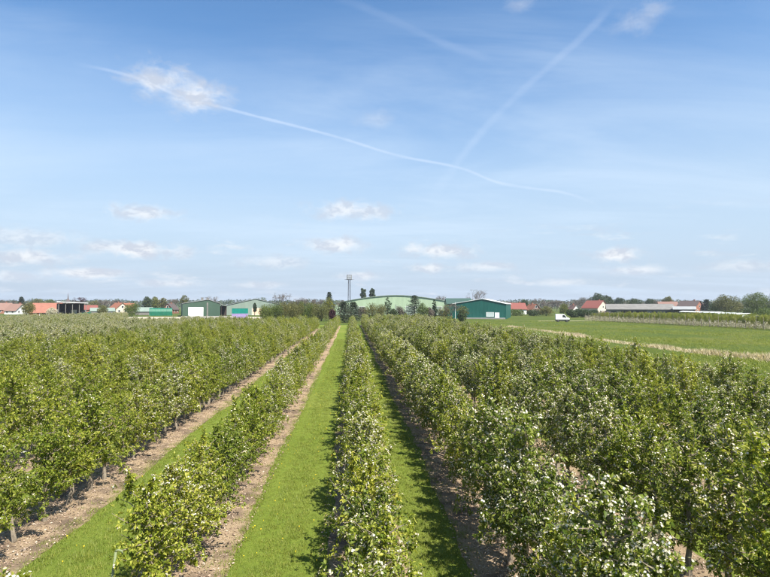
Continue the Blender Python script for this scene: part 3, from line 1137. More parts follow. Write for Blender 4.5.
def gabled(name, label, cat, x0, x1, D, eave_py, ridge_py, depth, wall, roof, mode='gable', rot=0.0, over=0.35, group=None, ridge_x=0.5, thick=0.18, chimney=None, gablemat=None):
    """a gabled building; its front (local -Y) turns to the camera. mode gable: the ridge runs away from us; side: across."""
    c = G((x0 + x1) / 2, D)
    root = empty(name, c, bearing(c) + rot)
    tag(root, label, cat, group)
    w = (x1 - x0) * D / FPX
    ze, zr = max(1.6, ZP(eave_py, D)), ZP(ridge_py, D)
    zr = max(zr, ze + 0.5)
    hx, hy = w / 2, depth / 2
    mb = MB()
    if mode == 'gable':
        rx = -hx + w * ridge_x
        mb.prism([(-hx, -0.2), (hx, -0.2), (hx, ze), (rx, zr), (-hx, ze)], -hy, hy, 'y')
        mb.obj('wall', wall, root)
        mr = MB()
        for sx in (-1, 1):
            ex = hx * sx
            sl = (zr - ze) / abs(rx - ex)
            ox, oz = ex + over * sx, ze - over * sl
            pr = [(rx, zr + 0.004), (ox, oz + 0.004), (ox, oz + thick), (rx, zr + thick)]
            if sx > 0:
                pr = pr[::-1]
            mr.prism(pr, -hy - over, hy + over, 'y')
        rf = mr.obj('roof', roof, root)
        rc = (rx, 0, zr)
    else:
        mb.prism([(-hy, -0.2), (hy, -0.2), (hy, ze), (0, zr), (-hy, ze)], -hx, hx, 'x')
        mb.obj('wall', wall, root)
        mr = MB()
        for sy in (-1, 1):
            sl = (zr - ze) / hy
            oy, oz = (hy + over) * sy, ze - over * sl
            pr = [(0, zr + 0.004), (oy, oz + 0.004), (oy, oz + thick), (0, zr + thick)]
            if sy < 0:
                pr = pr[::-1]
            mr.prism(pr, -hx - over, hx + over, 'x')
        rf = mr.obj('roof', roof, root)
        rc = (hx * 0.4, 0, zr)
    if chimney:
        mc = MB()
        mc.box(rc[0] - 0.4, rc[0] + 0.4, rc[1] + 0.4, rc[1] + 1.2, rc[2] - 1.0, rc[2] + chimney)
        mc.box(rc[0] - 0.48, rc[0] + 0.48, rc[1] + 0.32, rc[1] + 1.28, rc[2] + chimney + 0.002, rc[2] + chimney + 0.14)
        mc.obj('chimney', M_BRICK, rf)
    return root, hx, hy, ze, zr


def house(label, x0, x1, D, eave, ridge, depth, wall, roof, mode, rot=0.0, group='village houses on the horizon', chimney=0.7):
    root, hx, hy, ze, zr = gabled('house', label, 'house', x0, x1, D, eave, ridge, depth, wall, roof, mode, R(rot), 0.4, group, chimney=chimney)
    n = max(2, int(hx * 2 / 3.2))
    zs = [0.9]
    if mode == 'gable':
        zs.append(3.4)
    for z in zs:
        m = n if z < 2 else max(1, n - 1)
        for i in range(m):
            x = -hx + 2 * hx * (i + 0.5) / m
            if z > 2 and abs(x) > hx * 0.5:
                continue
            if z + 1.3 > zr - 0.6:
                continue
            if i == 0 and z < 2 and n > 2:
                opening(root, 'door', x - 0.5, x + 0.5, 0.15, 2.15, -hy, M_DARKW, pane=False)
            else:
                opening(root, 'window', x - 0.55, x + 0.55, z, z + 1.25, -hy, M_GLASS)
    for sx in (-1, 1):
        if mode == 'side' and zr > 4:
            opening(root, 'window', -0.55, 0.55, max(2.9, ze), max(2.9, ze) + 1.1, sx * hx, M_GLASS, face='side')
        for yy in (-hy * 0.5, hy * 0.5):
            opening(root, 'window', yy - 0.5, yy + 0.5, 0.9, 2.1, sx * hx, M_GLASS, face='side')
    return root


# big halls
hr, hx, hy, ze, zr = gabled('farm_hall', 'teal green steel farm hall with white roof edge behind the meadow', 'hall', 458.5, 508, 215, 304.0, 299.4, 30, M_TGREEN, M_WROOF, 'gable', R(-6), 0.25, ridge_x=0.56)
opening(hr, 'window', hx * 0.28, hx * 0.54, 1.0, 2.4, -hy, surf('pale_pane', (0.42, 0.50, 0.48), rough=0.15))
opening(hr, 'door', hx * 0.60, hx * 0.74, 0.05, 2.3, -hy, M_DOOR, pane=False)
mb = MB()
mb.box(-hx * 0.5, hx * 0.97, -hy - 2.4, -hy - 0.02, 0.004, 0.45)
mb.obj('loading_platform', M_CONC, hr)
mb = MB()
for i in range(7):
    mb.box(hx * (0.92 - 0.06 * i), hx * (0.955 - 0.06 * i), -hy - 0.05, -hy - 0.002, 4.6, 4.9)
hall2, ax, ay, _, _ = gabled('farm_hall', 'second teal roofed hall half hidden behind the teal hall', 'hall', 446, 470, 262, 304, 298.6, 26, M_TGREEN, M_DGREEN, 'side', R(4), 0.3)
# white flag pole beside the hall
pp = G(455.3, 196)
mb = MB()
mb.lathe((0, 0, 0), [(0.22, 0), (0.22, 0.12), (0.08, 0.14), (0.075, 3.0), (0.055, 6.1), (0.07, 6.12), (0.07, 6.2), (0.0, 6.22)], 10)
mb.add([(-0.18, -0.18, -0.05), (0.18, -0.18, -0.05), (0.18, 0.18, -0.05), (-0.18, 0.18, -0.05)], [(0, 1, 2, 3)])
tag(mb.obj('flag_pole', M_TRIM, loc=pp), 'slim white pole standing left of the teal hall', 'pole')

hr, hx, hy, ze, zr = gabled('farm_hall', 'dark green hall with a wide white sliding door', 'hall', 183, 217, 252, 303.6, 299.9, 26, M_DGREEN, M_PALER, 'gable', R(3), 0.25, ridge_x=0.68)
opening(hr, 'sliding_door', hx * -0.68, hx * 0.08, 0.1, 4.1, -hy, M_DOOR, pane=False)
mb = MB()
mb.box(hx * 0.27, hx * 0.35, -hy - 0.12, -hy - 0.003, 0, zr - 1.3)
mb.obj('downpipe', M_GREYR, hr)
for i in range(2):
    mb = MB()
    mb.box(hx * 0.2 + i * 2.4 - 1.2, hx * 0.2 + i * 2.4 - 0.2, -2, -1, zr - 0.3, zr + 1.0)
    mb.box(hx * 0.2 + i * 2.4 - 1.3, hx * 0.2 + i * 2.4 - 0.1, -2.1, -0.9, zr + 1.002, zr + 1.12)
    mb.obj('roof_vent', M_GREYW, hr)
# open lean-to at its right
c = G(221.5, 254)
ln = empty('lean_to', c, bearing(c))
tag(ln, 'dark open lean-to shed at the right end of the dark green hall', 'shed')
w = 10 * 254 / FPX
mb = MB()
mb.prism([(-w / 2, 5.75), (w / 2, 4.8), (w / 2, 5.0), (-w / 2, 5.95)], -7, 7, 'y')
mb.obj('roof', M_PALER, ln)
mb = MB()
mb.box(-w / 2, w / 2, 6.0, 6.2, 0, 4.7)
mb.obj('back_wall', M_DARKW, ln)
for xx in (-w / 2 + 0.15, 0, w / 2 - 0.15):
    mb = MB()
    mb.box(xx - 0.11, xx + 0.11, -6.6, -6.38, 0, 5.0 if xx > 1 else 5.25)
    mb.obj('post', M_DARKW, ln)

hr, hx, hy, ze, zr = gabled('farm_hall', 'pale grey-green hall with low roof behind the teal container', 'hall', 228, 281, 290, 305.2, 299.2, 30, M_LGREEN2, M_PALER, 'gable', R(2), 0.3)
opening(hr, 'sliding_door', hx * -0.12, hx * 0.22, 0.1, 3.6, -hy, surf('peach_door', (0.62, 0.44, 0.32), rough=0.6), pane=False)
mb = MB()
mb.box(hx * 0.50, hx * 0.515, -hy - 0.15, -hy - 0.003, 0, 6.3)
mb.obj('downpipe', M_GREYR, hr)
# very large pale green cold store with an arched roof
D = 300
c = G(396, D)
root = empty('cold_store', c, bearing(c))
tag(root, 'very wide pale green storage hall with a gently arched roof', 'hall')
w = 112 * D / FPX
prof = []
for i in range(17):
    u = -1 + i / 8
    prof.append((u * w / 2, ZP(303.5, D) + (ZP(296.2, D) - ZP(303.5, D)) * (1 - abs(u) ** 1.7)))
mb = MB()
mb.prism([(-w / 2, -0.2), (w / 2, -0.2)] + prof[::-1], -22, 22, 'y')
mb.obj('wall', M_LGREEN, root)
mb = MB()
mb.prism(prof + [(x, z + 0.28) for x, z in prof[::-1]], -22.4, 22.4, 'y')
mb.obj('roof', M_LGREEN2, root).location.z = 0.004
for fx in (-0.3, 0.12, 0.34):
    opening(root, 'gate', fx * w - 2.4, fx * w + 2.4, 0.1, 4.4, -22, M_LGREEN2, pane=False)
for fx in (-0.42, -0.2, 0.0, 0.22, 0.42):
    mb = MB()
    mb.box(fx * w - 0.1, fx * w + 0.1, -22.15, -22.003, 0, 5.6)
    mb.obj('downpipe', M_PALER, root)

# grey barns at the right
hr, hx, hy, ze, zr = gabled('barn', 'long low grey barn with a weathered fibre cement roof', 'barn', 609, 668, 270, 309.3, 304.2, 26, M_GREYW, M_GREYR, 'side', R(4), 0.5)
for i in range(5):
    x = -hx + 2 * hx * (i + 0.5) / 5
    if i in (1, 2):
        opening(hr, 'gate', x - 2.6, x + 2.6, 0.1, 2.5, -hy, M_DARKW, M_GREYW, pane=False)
    else:
        opening(hr, 'window', x - 1.2, x + 1.2, 1.4, 2.3, -hy, M_GLASS, M_GREYW)
hr, hx, hy, ze, zr = gabled('barn', 'smaller grey roofed barn behind the long grey barn', 'barn', 646, 676, 305, 309, 304.6, 20, M_GREYW, M_GREYR, 'gable', R(-14), 0.5)
opening(hr, 'gate', -2.2, 2.2, 0.1, 2.2, -hy, M_DARKW, M_GREYW, pane=False)
hr, hx, hy, ze, zr = gabled('shed', 'low shed with pale roof and dark open front near the rain covers', 'shed', 675, 693, 250, 309.2, 306.8, 7, M_DARKW, M_PALER, 'side', R(3), 0.6)
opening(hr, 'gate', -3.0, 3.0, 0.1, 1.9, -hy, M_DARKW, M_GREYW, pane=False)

# barn group at the far left
hr, hx, hy, ze, zr = gabled('barn', 'big barn with a wide salmon red roof at far left', 'barn', 35.5, 60, 262, 312.4, 303.3, 16, M_BRICK, M_SALMON, 'side', R(-10), 0.4)
opening(hr, 'gate', -1.8, 1.8, 0.05, 1.5, -hy, M_DARKW, pane=False)
c = G(71.5, 245)
op = empty('open_shed', c, bearing(c) + R(4))
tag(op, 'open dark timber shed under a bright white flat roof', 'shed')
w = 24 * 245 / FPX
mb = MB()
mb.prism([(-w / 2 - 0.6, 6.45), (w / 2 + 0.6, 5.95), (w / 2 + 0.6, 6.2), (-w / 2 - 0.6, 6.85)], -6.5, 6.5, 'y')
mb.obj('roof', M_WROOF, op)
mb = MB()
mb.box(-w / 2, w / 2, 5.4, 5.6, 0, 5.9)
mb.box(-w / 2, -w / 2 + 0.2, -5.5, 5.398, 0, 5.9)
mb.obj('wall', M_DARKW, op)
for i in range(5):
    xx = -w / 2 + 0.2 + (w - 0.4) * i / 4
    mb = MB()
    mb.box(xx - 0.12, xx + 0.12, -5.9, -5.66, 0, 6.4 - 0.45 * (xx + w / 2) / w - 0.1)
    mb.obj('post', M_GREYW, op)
for i, (xa, hh, mt) in enumerate(((-2.6, 1.8, M_GREYW), (0.3, 2.3, M_CREAM), (2.6, 1.5, M_GREYW))):
    mb = MB()
    for k in range(int(hh / 0.75) + 1):
        mb.box(xa - 0.9, xa + 0.9, 0.2, 1.8, 2.2 + k * 0.0 + 0.01, 2.2 + 0.7) if False else mb.box(xa - 0.9 + 0.05 * (k % 2), xa + 0.9, 0.2, 1.8, k * 0.76, k * 0.76 + 0.72)
    o = mb.obj('crate_stack', mt, loc=op.location + Vector((xa, 0.0, 0.0)))
    tag(o, ('low stack of grey crates at the left inside the open shed', 'tall stack of pale crates in the middle of the open shed', 'low stack of grey crates at the right inside the open shed')[i], 'crates', 'crate stacks inside the open shed')
house('faded red roofed house with pale gable at the far left edge', 11, 22.5, 300, 310.5, 304.0, 10, M_WHITE, M_PINKT, 'side', -38)
house('brownish house cut by the left picture edge', -4, 10, 330, 309.5, 303.2, 9, M_BRICK, M_PINKT, 'side', 8)
house('low house with dull red roof right of the open shed', 80, 96, 310, 309.5, 305.4, 9, M_BRICK, M_RTILE, 'side', 5, chimney=None)
house('house with orange roof and pale gable front, left of pair', 112.5, 125, 330, 308.5, 303.0, 10, M_CREAM, M_OTILE, 'gable', 24)
house('orange roofed house behind the green bush, right of pair', 119.5, 133, 345, 308.0, 303.4, 9, M_CREAM, M_OTILE, 'side', -6)
house('dark roofed house with brick gable left of dark green hall', 165.5, 176, 330, 309.2, 303.6, 10, M_BRICK, M_DTILE, 'gable', -20)
gabled('shed', 'long pale grey-green shed roof left of the green tent', 'shed', 137, 152, 280, 311.4, 307.6, 9, M_GREYW, M_LGREEN2, 'side', R(-5), 0.3)
gabled('shed', 'low grey-green shed roof left of the orange roofed houses', 'shed', 92, 113, 290, 311.0, 308.0, 8, M_GREYW, M_LGREEN2, 'side', R(3), 0.3)
house('red roofed house with white end wall beside the teal hall', 509, 524.5, 300, 309.0, 303.2, 9, M_WHITE, M_RTILE, 'side', 14)
house('small house with faded red gable behind the hedge', 527, 538.5, 320, 310.0, 304.2, 9, M_PINKT, M_OTILE, 'gable', 26)
house('little pale gabled house near the dark hedge', 569.5, 578, 310, 310.2, 305.0, 8, M_WHITE, M_PINKT, 'gable', 22)
house('red roofed house with cream gable before dark trees', 586, 604, 320, 307.8, 300.8, 11, M_CREAM, M_RTILE, 'side', -34)
house('brick house with brown roof behind the grey barn', 659, 676, 360, 306.5, 301.8, 9, M_BRICK, M_PINKT, 'side', 10)
house('house with purple-black roof and red gable on the right', 681, 699, 345, 307.0, 300.9, 11, M_BRICK, M_DTILE, 'side', -25)
house('low dark roofed house behind the right orchard', 695, 707, 365, 307.0, 303.0, 9, M_WHITE, M_DTILE, 'side', 6, chimney=None)

# church spire on the left horizon
c = G(68, 760)
ch = empty('church', c, bearing(c))
tag(ch, 'distant church tower with a thin grey spire', 'church')
mb = MB()
mb.box(-2.6, 2.6, -2.6, 2.6, 0, 10.5)
mb.obj('tower', M_GREYW, ch)
mb = MB()
mb.add([(-2.9, -2.9, 10.5), (2.9, -2.9, 10.5), (2.9, 2.9, 10.5), (-2.9, 2.9, 10.5), (-0.8, -0.8, 14.5), (0.8, -0.8, 14.5), (0.8, 0.8, 14.5), (-0.8, 0.8, 14.5), (0, 0, 23)],
       [(0, 1, 5, 4), (1, 2, 6, 5), (2, 3, 7, 6), (3, 0, 4, 7), (4, 5, 8), (5, 6, 8), (6, 7, 8), (7, 4, 8), (3, 2, 1, 0)])
mb.obj('spire', M_DTILE, ch)
mb = MB()
mb.prism([(-4, 0), (4, 0), (4, 5), (0, 9), (-4, 5)], 2.6, 20, 'y')
mb.obj('nave', M_BRICK, ch)
for sx in (-1, 1):
    opening(ch, 'belfry_window', sx * 1.2 - 0.5, sx * 1.2 + 0.5, 7.6, 9.6, -2.6, M_DARKW, M_CREAM)

# green tarpaulin tent
c = G(161, 262)
tt_ = empty('storage_tent', c, bearing(c))
tag(tt_, 'bright green tarpaulin storage tent in front of the village trees', 'tent')
M_TARP = surf('green_tarp', (0.010, 0.13, 0.075), (0.012, 0.10, 0.06), 1.0, 0.45)
w = 21 * 262 / FPX
mb = MB()
pr = [(-2.6, 0.0), (-2.5, 2.0), (-1.7, 3.2), (0, 3.75), (1.7, 3.2), (2.5, 2.0), (2.6, 0.0)]
mb.prism(pr, -w / 2, w / 2, 'x')
mb.obj('tarpaulin', M_TARP, tt_)
for i in range(5):
    x = -w / 2 + w * i / 4
    for k in range(6):
        pass
    mb = MB()
    mb.tube([(x, u * 1.008, z * 1.008 + 0.01) for u, z in pr], [0.05] * 7, 5)
    mb.obj('hoop', M_TARP, tt_)
mb = MB()
mb.add([(-0.9 - 1.5, -0.5, 0.0), (1.5, -0.7, 0.0), (1.7, 0.5, 0.0), (-2.2, 0.6, 0.0), (-1.9, -0.3, 0.75), (1.0, -0.4, 0.9), (1.1, 0.3, 0.85), (-1.6, 0.4, 0.7)],
       [(3, 2, 1, 0), (4, 5, 6, 7), (0, 1, 5, 4), (1, 2, 6, 5), (2, 3, 7, 6), (3, 0, 4, 7)])
mb.add([(0.3, -0.2, 0.8), (1.0, -0.2, 0.85), (0.8, 0.2, 1.15)], [(0, 1, 2)])
tag(mb.obj('tarpaulin_heap', M_TARP, loc=G(87.5, 218, 1.9)), 'heap under a dark green tarpaulin behind the left orchard', 'tarpaulin')
bpy.data.objects['tarpaulin_heap'].location.z = 0
bpy.data.objects['tarpaulin_heap'].scale = (1.1, 1.5, 2.6)


# stacked containers, corrugated
def container(px0, px1, D, z0, hgt, mat, label, group):
    c = G((px0 + px1) / 2, D)
    w = (px1 - px0) * D / FPX
    root = empty('storage_container', (c.x, c.y, z0), bearing(c))
    tag(root, label, 'container', group)
    prof = []
    nrib = 26
    for i in range(nrib):
        x = -w / 2 + 0.12 + (w - 0.24) * i / nrib
        s = (w - 0.24) / nrib
        prof += [(x, -1.18), (x + s * 0.35, -1.18), (x + s * 0.5, -1.14), (x + s * 0.85, -1.14)]
    prof += [(w / 2 - 0.12, -1.18), (w / 2 - 0.12, 1.18), (-w / 2 + 0.12, 1.18)]
    mb = MB()
    n = len(prof)
    V = [(u, v, 0.14) for u, v in prof] + [(u, v, hgt - 0.1) for u, v in prof]
    F = [(i, (i + 1) % n, (i + 1) % n + n, i + n) for i in range(n)] + [tuple(range(n - 1, -1, -1)), tuple(range(n, 2 * n))]
    mb.add(V, F)
    mb.obj('side_wall', mat, root)
    for sx in (-1, 1):
        for sy in (-1, 1):
            mb = MB()
            x = sx * (w / 2 - 0.06)
            y = sy * 1.16
            mb.box(x - 0.058, x + 0.058, y - 0.06, y + 0.06, 0, hgt)
            mb.obj('corner_post', mat, root)
    for z in (0.004, hgt - 0.1):
        mb = MB()
        mb.box(-w / 2 + 0.122, w / 2 - 0.122, -1.21, 1.21, z, z + 0.096 if z > 1 else 0.138)
        mb.obj('rail', mat, root)
    return root


M_TEAL = surf('teal_paint', (0.008, 0.20, 0.16), (0.008, 0.16, 0.13), 0.8, 0.45)
M_LAV = surf('lavender_paint', (0.30, 0.24, 0.44), (0.25, 0.20, 0.37), 0.8, 0.5)
container(232.3, 247.8, 205, 0.0, 1.95, M_LAV, 'faded lavender container carrying the teal container', 'stacked containers')
container(232.3, 247.8, 205, 1.952, 1.95, M_TEAL, 'teal container stacked on the lavender one', 'stacked containers')
# red low trailer at the left field end
c = G(69, 172)
rt = empty('flat_trailer', c, bearing(c))
tag(rt, 'long red flat trailer parked behind the white blossoming rows', 'trailer')
M_REDP = surf('red_paint', (0.42, 0.05, 0.03), (0.36, 0.05, 0.035), 1, 0.5)
mb = MB()
mb.box(-3.5, 3.5, -1.1, 1.1, 0.95, 1.2)
mb.obj('bed', M_REDP, rt)
for sx in (-1, 1):
    mb = MB()
    mb.box(sx * 3.45 - 0.05, sx * 3.45 + 0.05, -1.1, 1.1, 1.202, 1.75)
    mb.obj('end_board', M_REDP, rt)
M_RUBBER = surf('rubber', (0.03, 0.03, 0.03), rough=0.8)


def wheel(parent, x, y, r, wd):
    mb = MB()
    prof = [(r * 0.55, -wd / 2), (r * 0.92, -wd / 2), (r, -wd * 0.3), (r, wd * 0.3), (r * 0.92, wd / 2), (r * 0.55, wd / 2)]
    V, F = [], []
    sd = 18
    for rr, t in prof:
        for k in range(sd):
            a = 2 * math.pi * k / sd
            V.append((x + rr * math.cos(a), y + t, r + rr * math.sin(a)))
    for i in range(len(prof) - 1):
        for k in range(sd):
            F.append((i * sd + k, i * sd + (k + 1) % sd, (i + 1) * sd + (k + 1) % sd, (i + 1) * sd + k))
    mb.add(V, F)
    o = mb.obj('wheel', M_RUBBER, parent, True)
    m2 = MB()
    V = [(x + r * 0.56 * math.cos(2 * math.pi * k / sd), y + t, r + r * 0.56 * math.sin(2 * math.pi * k / sd)) for t in (-wd * 0.4, wd * 0.4) for k in range(sd)]
    m2.add(V, [tuple(range(sd)), tuple(range(2 * sd - 1, sd - 1, -1))] + [(k, k + sd, (k + 1) % sd + sd, (k + 1) % sd) for k in range(sd)])
    m2.obj('rim', M_GREYR, o)
    return o


for xx in (-2.4, -1.4, 1.4, 2.4):
    for yy in (-0.85, 0.85):
        wheel(rt, xx, yy, 0.42, 0.26)
mb = MB()
mb.tube([(3.5, 0, 1.05), (4.4, 0, 0.75), (4.9, 0, 0.7)], [0.07, 0.06, 0.05], 6)
mb.obj('drawbar', M_REDP, rt)

# white van on the field track
c = G(562, 164)
vn = empty('van', c, bearing(c) + R(6))
tag(vn, 'white van with dark lower body parked beside the meadow hedge', 'van')
M_VAN = surf('white_car_paint', (0.80, 0.80, 0.79), rough=0.25, spec=0.5)
M_DKPL = surf('dark_plastic', (0.03, 0.035, 0.03), rough=0.6)
prof = [(-2.0, 0.75), (2.05, 0.75), (2.12, 1.0), (2.02, 1.22), (1.35, 1.42), (0.72, 2.22), (0.5, 2.36), (-1.85, 2.40), (-2.0, 2.25)]
mb = MB()
mb.prism(prof, -0.9, 0.9, 'y')
bo = mb.obj('body', M_VAN, vn)
bv = bo.modifiers.new('bevel', 'BEVEL')
bv.width = 0.07
bv.segments = 3
mb = MB()
mb.prism([(-1.98, 0.32), (2.08, 0.32), (2.12, 0.74), (-2.0, 0.74)], -0.885, 0.885, 'y')
mb.obj('lower_body', M_DKPL, vn)
for sy in (-1, 1):
    mb = MB()
    y0, y1 = (-0.93, -0.903) if sy < 0 else (0.903, 0.93)
    mb.prism([(0.05, 1.45), (1.18, 1.45), (0.62, 2.12), (0.05, 2.16)], y0, y1, 'y')
    mb.obj('side_window', M_GLASS, vn)
    mb = MB()
    mb.box(1.0, 1.12, min(sy * 0.91, sy * 1.08), max(sy * 0.91, sy * 1.08), 1.42, 1.62)
    mb.obj('mirror', M_DKPL, vn)
    mb = MB()
    mb.box(2.02, 2.10, sy * 0.62 - 0.16, sy * 0.62 + 0.16, 0.92, 1.10)
    mb.obj('headlight', M_TRIM, vn)
mb = MB()
mb.add([(1.37, -0.76, 1.46), (1.37, 0.76, 1.46), (0.78, 0.72, 2.20), (0.78, -0.72, 2.20)], [(0, 1, 2, 3)])
mb.obj('windscreen', M_GLASS, vn)
for xx in (-1.25, 1.3):
    for yy in (-0.82, 0.82):
        wheel(vn, xx, yy, 0.36, 0.24)

# lattice mast with head frame behind the conifers
c = G(349.2, 262)
ms = empty('lattice_mast', c, bearing(c))
tag(ms, 'tall grey lattice mast with ring platform above the dark conifers', 'mast')
M_GALV = surf('galvanised', (0.055, 0.056, 0.065), (0.04, 0.041, 0.05), 2, 0.5, metal=0.3)
ZT = ZP(279.8, 262)
hw0, hw1 = 0.62, 0.40
for sx in (-1, 1):
    for sy in (-1, 1):
        mb = MB()
        mb.tube([(sx * hw0, sy * hw0, 0), (sx * hw1, sy * hw1, ZT)], [0.16, 0.14], 6)
        mb.obj('leg', M_GALV, ms)
nb = 12
for i in range(nb):
    z0, z1 = ZT * i / nb, ZT * (i + 1) / nb
    a, b = hw0 + (hw1 - hw0) * i / nb, hw0 + (hw1 - hw0) * (i + 1) / nb
    mb = MB()
    f = 1 if i % 2 else -1
    mb.tube([(-a * f, -a, z0), (b * f, -b, z1)], [0.045, 0.045], 4)
    mb.tube([(-a * f, a, z0), (b * f, b, z1)], [0.045, 0.045], 4)
    mb.tube([(-a, -a * f, z0), (-b, b * f, z1)], [0.045, 0.045], 4)
    mb.tube([(a, -a * f, z0), (b, b * f, z1)], [0.045, 0.045], 4)
    for p, q in (((-b, -b), (b, -b)), ((b, -b), (b, b)), ((b, b), (-b, b)), ((-b, b), (-b, -b))):
        mb.tube([(p[0], p[1], z1), (q[0], q[1], z1)], [0.04, 0.04], 4)
    mb.obj('brace', M_GALV, ms)
mb = MB()
mb.lathe((0, 0, ZT), [(0.0, 0), (1.45, 0), (1.45, 0.18), (0.0, 0.18)], 18)
pl = mb.obj('platform', M_GALV, ms)
mb = MB()
for z in (1.1, 2.25):
    mb.tube([(1.15 * math.cos(k * math.pi / 9), 1.15 * math.sin(k * math.pi / 9), ZT + z) for k in range(19)], [0.07] * 19, 5)
mb.obj('ring', M_GALV, pl)
for k in range(6):
    a = k * math.pi / 3 + 0.3
    mb = MB()
    mb.box(1.15 * math.cos(a) - 0.16, 1.15 * math.cos(a) + 0.16, 1.15 * math.sin(a) - 0.16, 1.15 * math.sin(a) + 0.16, ZT + 0.2, ZT + 2.4)
    mb.obj('antenna_panel', M_PALER, pl)
for sx in (-1, 1):
    mb = MB()
    mb.tube([(sx * 1.4, 0, ZT + 0.1), (sx * 2.3, 0, ZT + 0.15)], [0.07, 0.05], 5)
    mb.obj('arm', M_GALV, pl)

# low walls / aprons at the left field end
def slab(name, px0, px1, D, z, dep, mat, label, cat):
    c = G((px0 + px1) / 2, D)
    w = (px1 - px0) * D / FPX
    mb = MB()
    n = max(4, int(w / 2.5))
    for i in range(n):
        a = -w / 2 + w * i / n
        mb.box(a + 0.01, a + w / n - 0.01, -dep / 2, dep / 2, 0, z)
    root = empty(name, c, bearing(c))
    tag(root, label, cat)
    for i in range(n):
        m2 = MB()
        a = -w / 2 + w * i / n
        m2.box(a + 0.012, a + w / n - 0.012, -dep / 2, dep / 2, 0, z)
        m2.obj('block', mat, root)


slab('silage_wall', 183, 233, 196, 1.15, 0.5, M_CONC, 'low pale concrete wall in front of the dark green hall', 'wall')
sheet('bare_field', [G(128, 150), G(262, 150), G(262, 236), G(128, 236)], 0.012, M_STUBBLE)
sheet('field_path', [G(538, 171), G(640, 178), G(640, 183), G(538, 175)], 0.010, M_STUBBLE)
sheet('farm_track', [G(40, 222), G(262, 222), G(262, 229), G(40, 229)], 0.016, M_TRACK)

# ------------------------------------------------------------------ background trees, shrubs
def leaf_cloud(rg, centers, radii, n, size, flat=1.0, shell=0.55):
    """leaf-sized faces through the volume of several clumps"""
    k = len(centers)
    wts = radii[:, 0] * radii[:, 1] * radii[:, 2]
    wts = wts ** 0.7
    ci = rg.choice(k, n, p=wts / wts.sum())
    d = unit(rg.normal(0, 1, (n, 3)))
    r = shell + (1 - shell) * rg.uniform(0, 1, (n, 1)) ** 0.6
    r = r * (1 + rg.normal(0, 0.12, (n, 1)))
    P = centers[ci] + d * radii[ci] * r
    A = unit(rg.normal(0, 1, (n, 3)))
    U = unit(d * 0.7 + rg.normal(0, 0.7, (n, 3)))
    L = size * rg.uniform(0.6, 1.4, n)
    return leaf_arrays(P, A, U, L, L * 0.75, 0.1, 0.15)


def grow(mb, rg, p, d, ln, r, depth, spread, tips, sides=5, up=0.25):
    """recursive limbs; the ends go to tips"""
    n = 3
    pts = [p]
    rad = [r]
    q, dd = np.array(p), np.array(d)
    for i in range(n):
        dd = unit(dd + rg.normal(0, 0.13, 3) + np.array([0, 0, up * 0.15]))
        q = q + dd * ln / n
        pts.append(q)
        rad.append(r * (1 - 0.42 * (i + 1) / n))
    mb.tube(pts, rad, max(3, sides), cap=False)
    if depth == 0:
        tips.append(q)
        return
    m = 3 if depth > 1 else 4
    for i in range(m):
        t = 1.0 if i == 0 else rg.uniform(0.45, 1.0)
        s = np.array([np.interp(t * n, range(n + 1), [a[j] for a in pts]) for j in range(3)])
        nd = unit(dd + unit(rg.normal(0, 1, 3)) * spread * rg.uniform(0.7, 1.3) + np.array([0, 0, up]))
        grow(mb, rg, s, nd, ln * rg.uniform(0.6, 0.8), r * 0.55 * (1.05 - 0.25 * (i > 0)), depth - 1, spread, tips, sides - 1, up)


TSEED = [500]


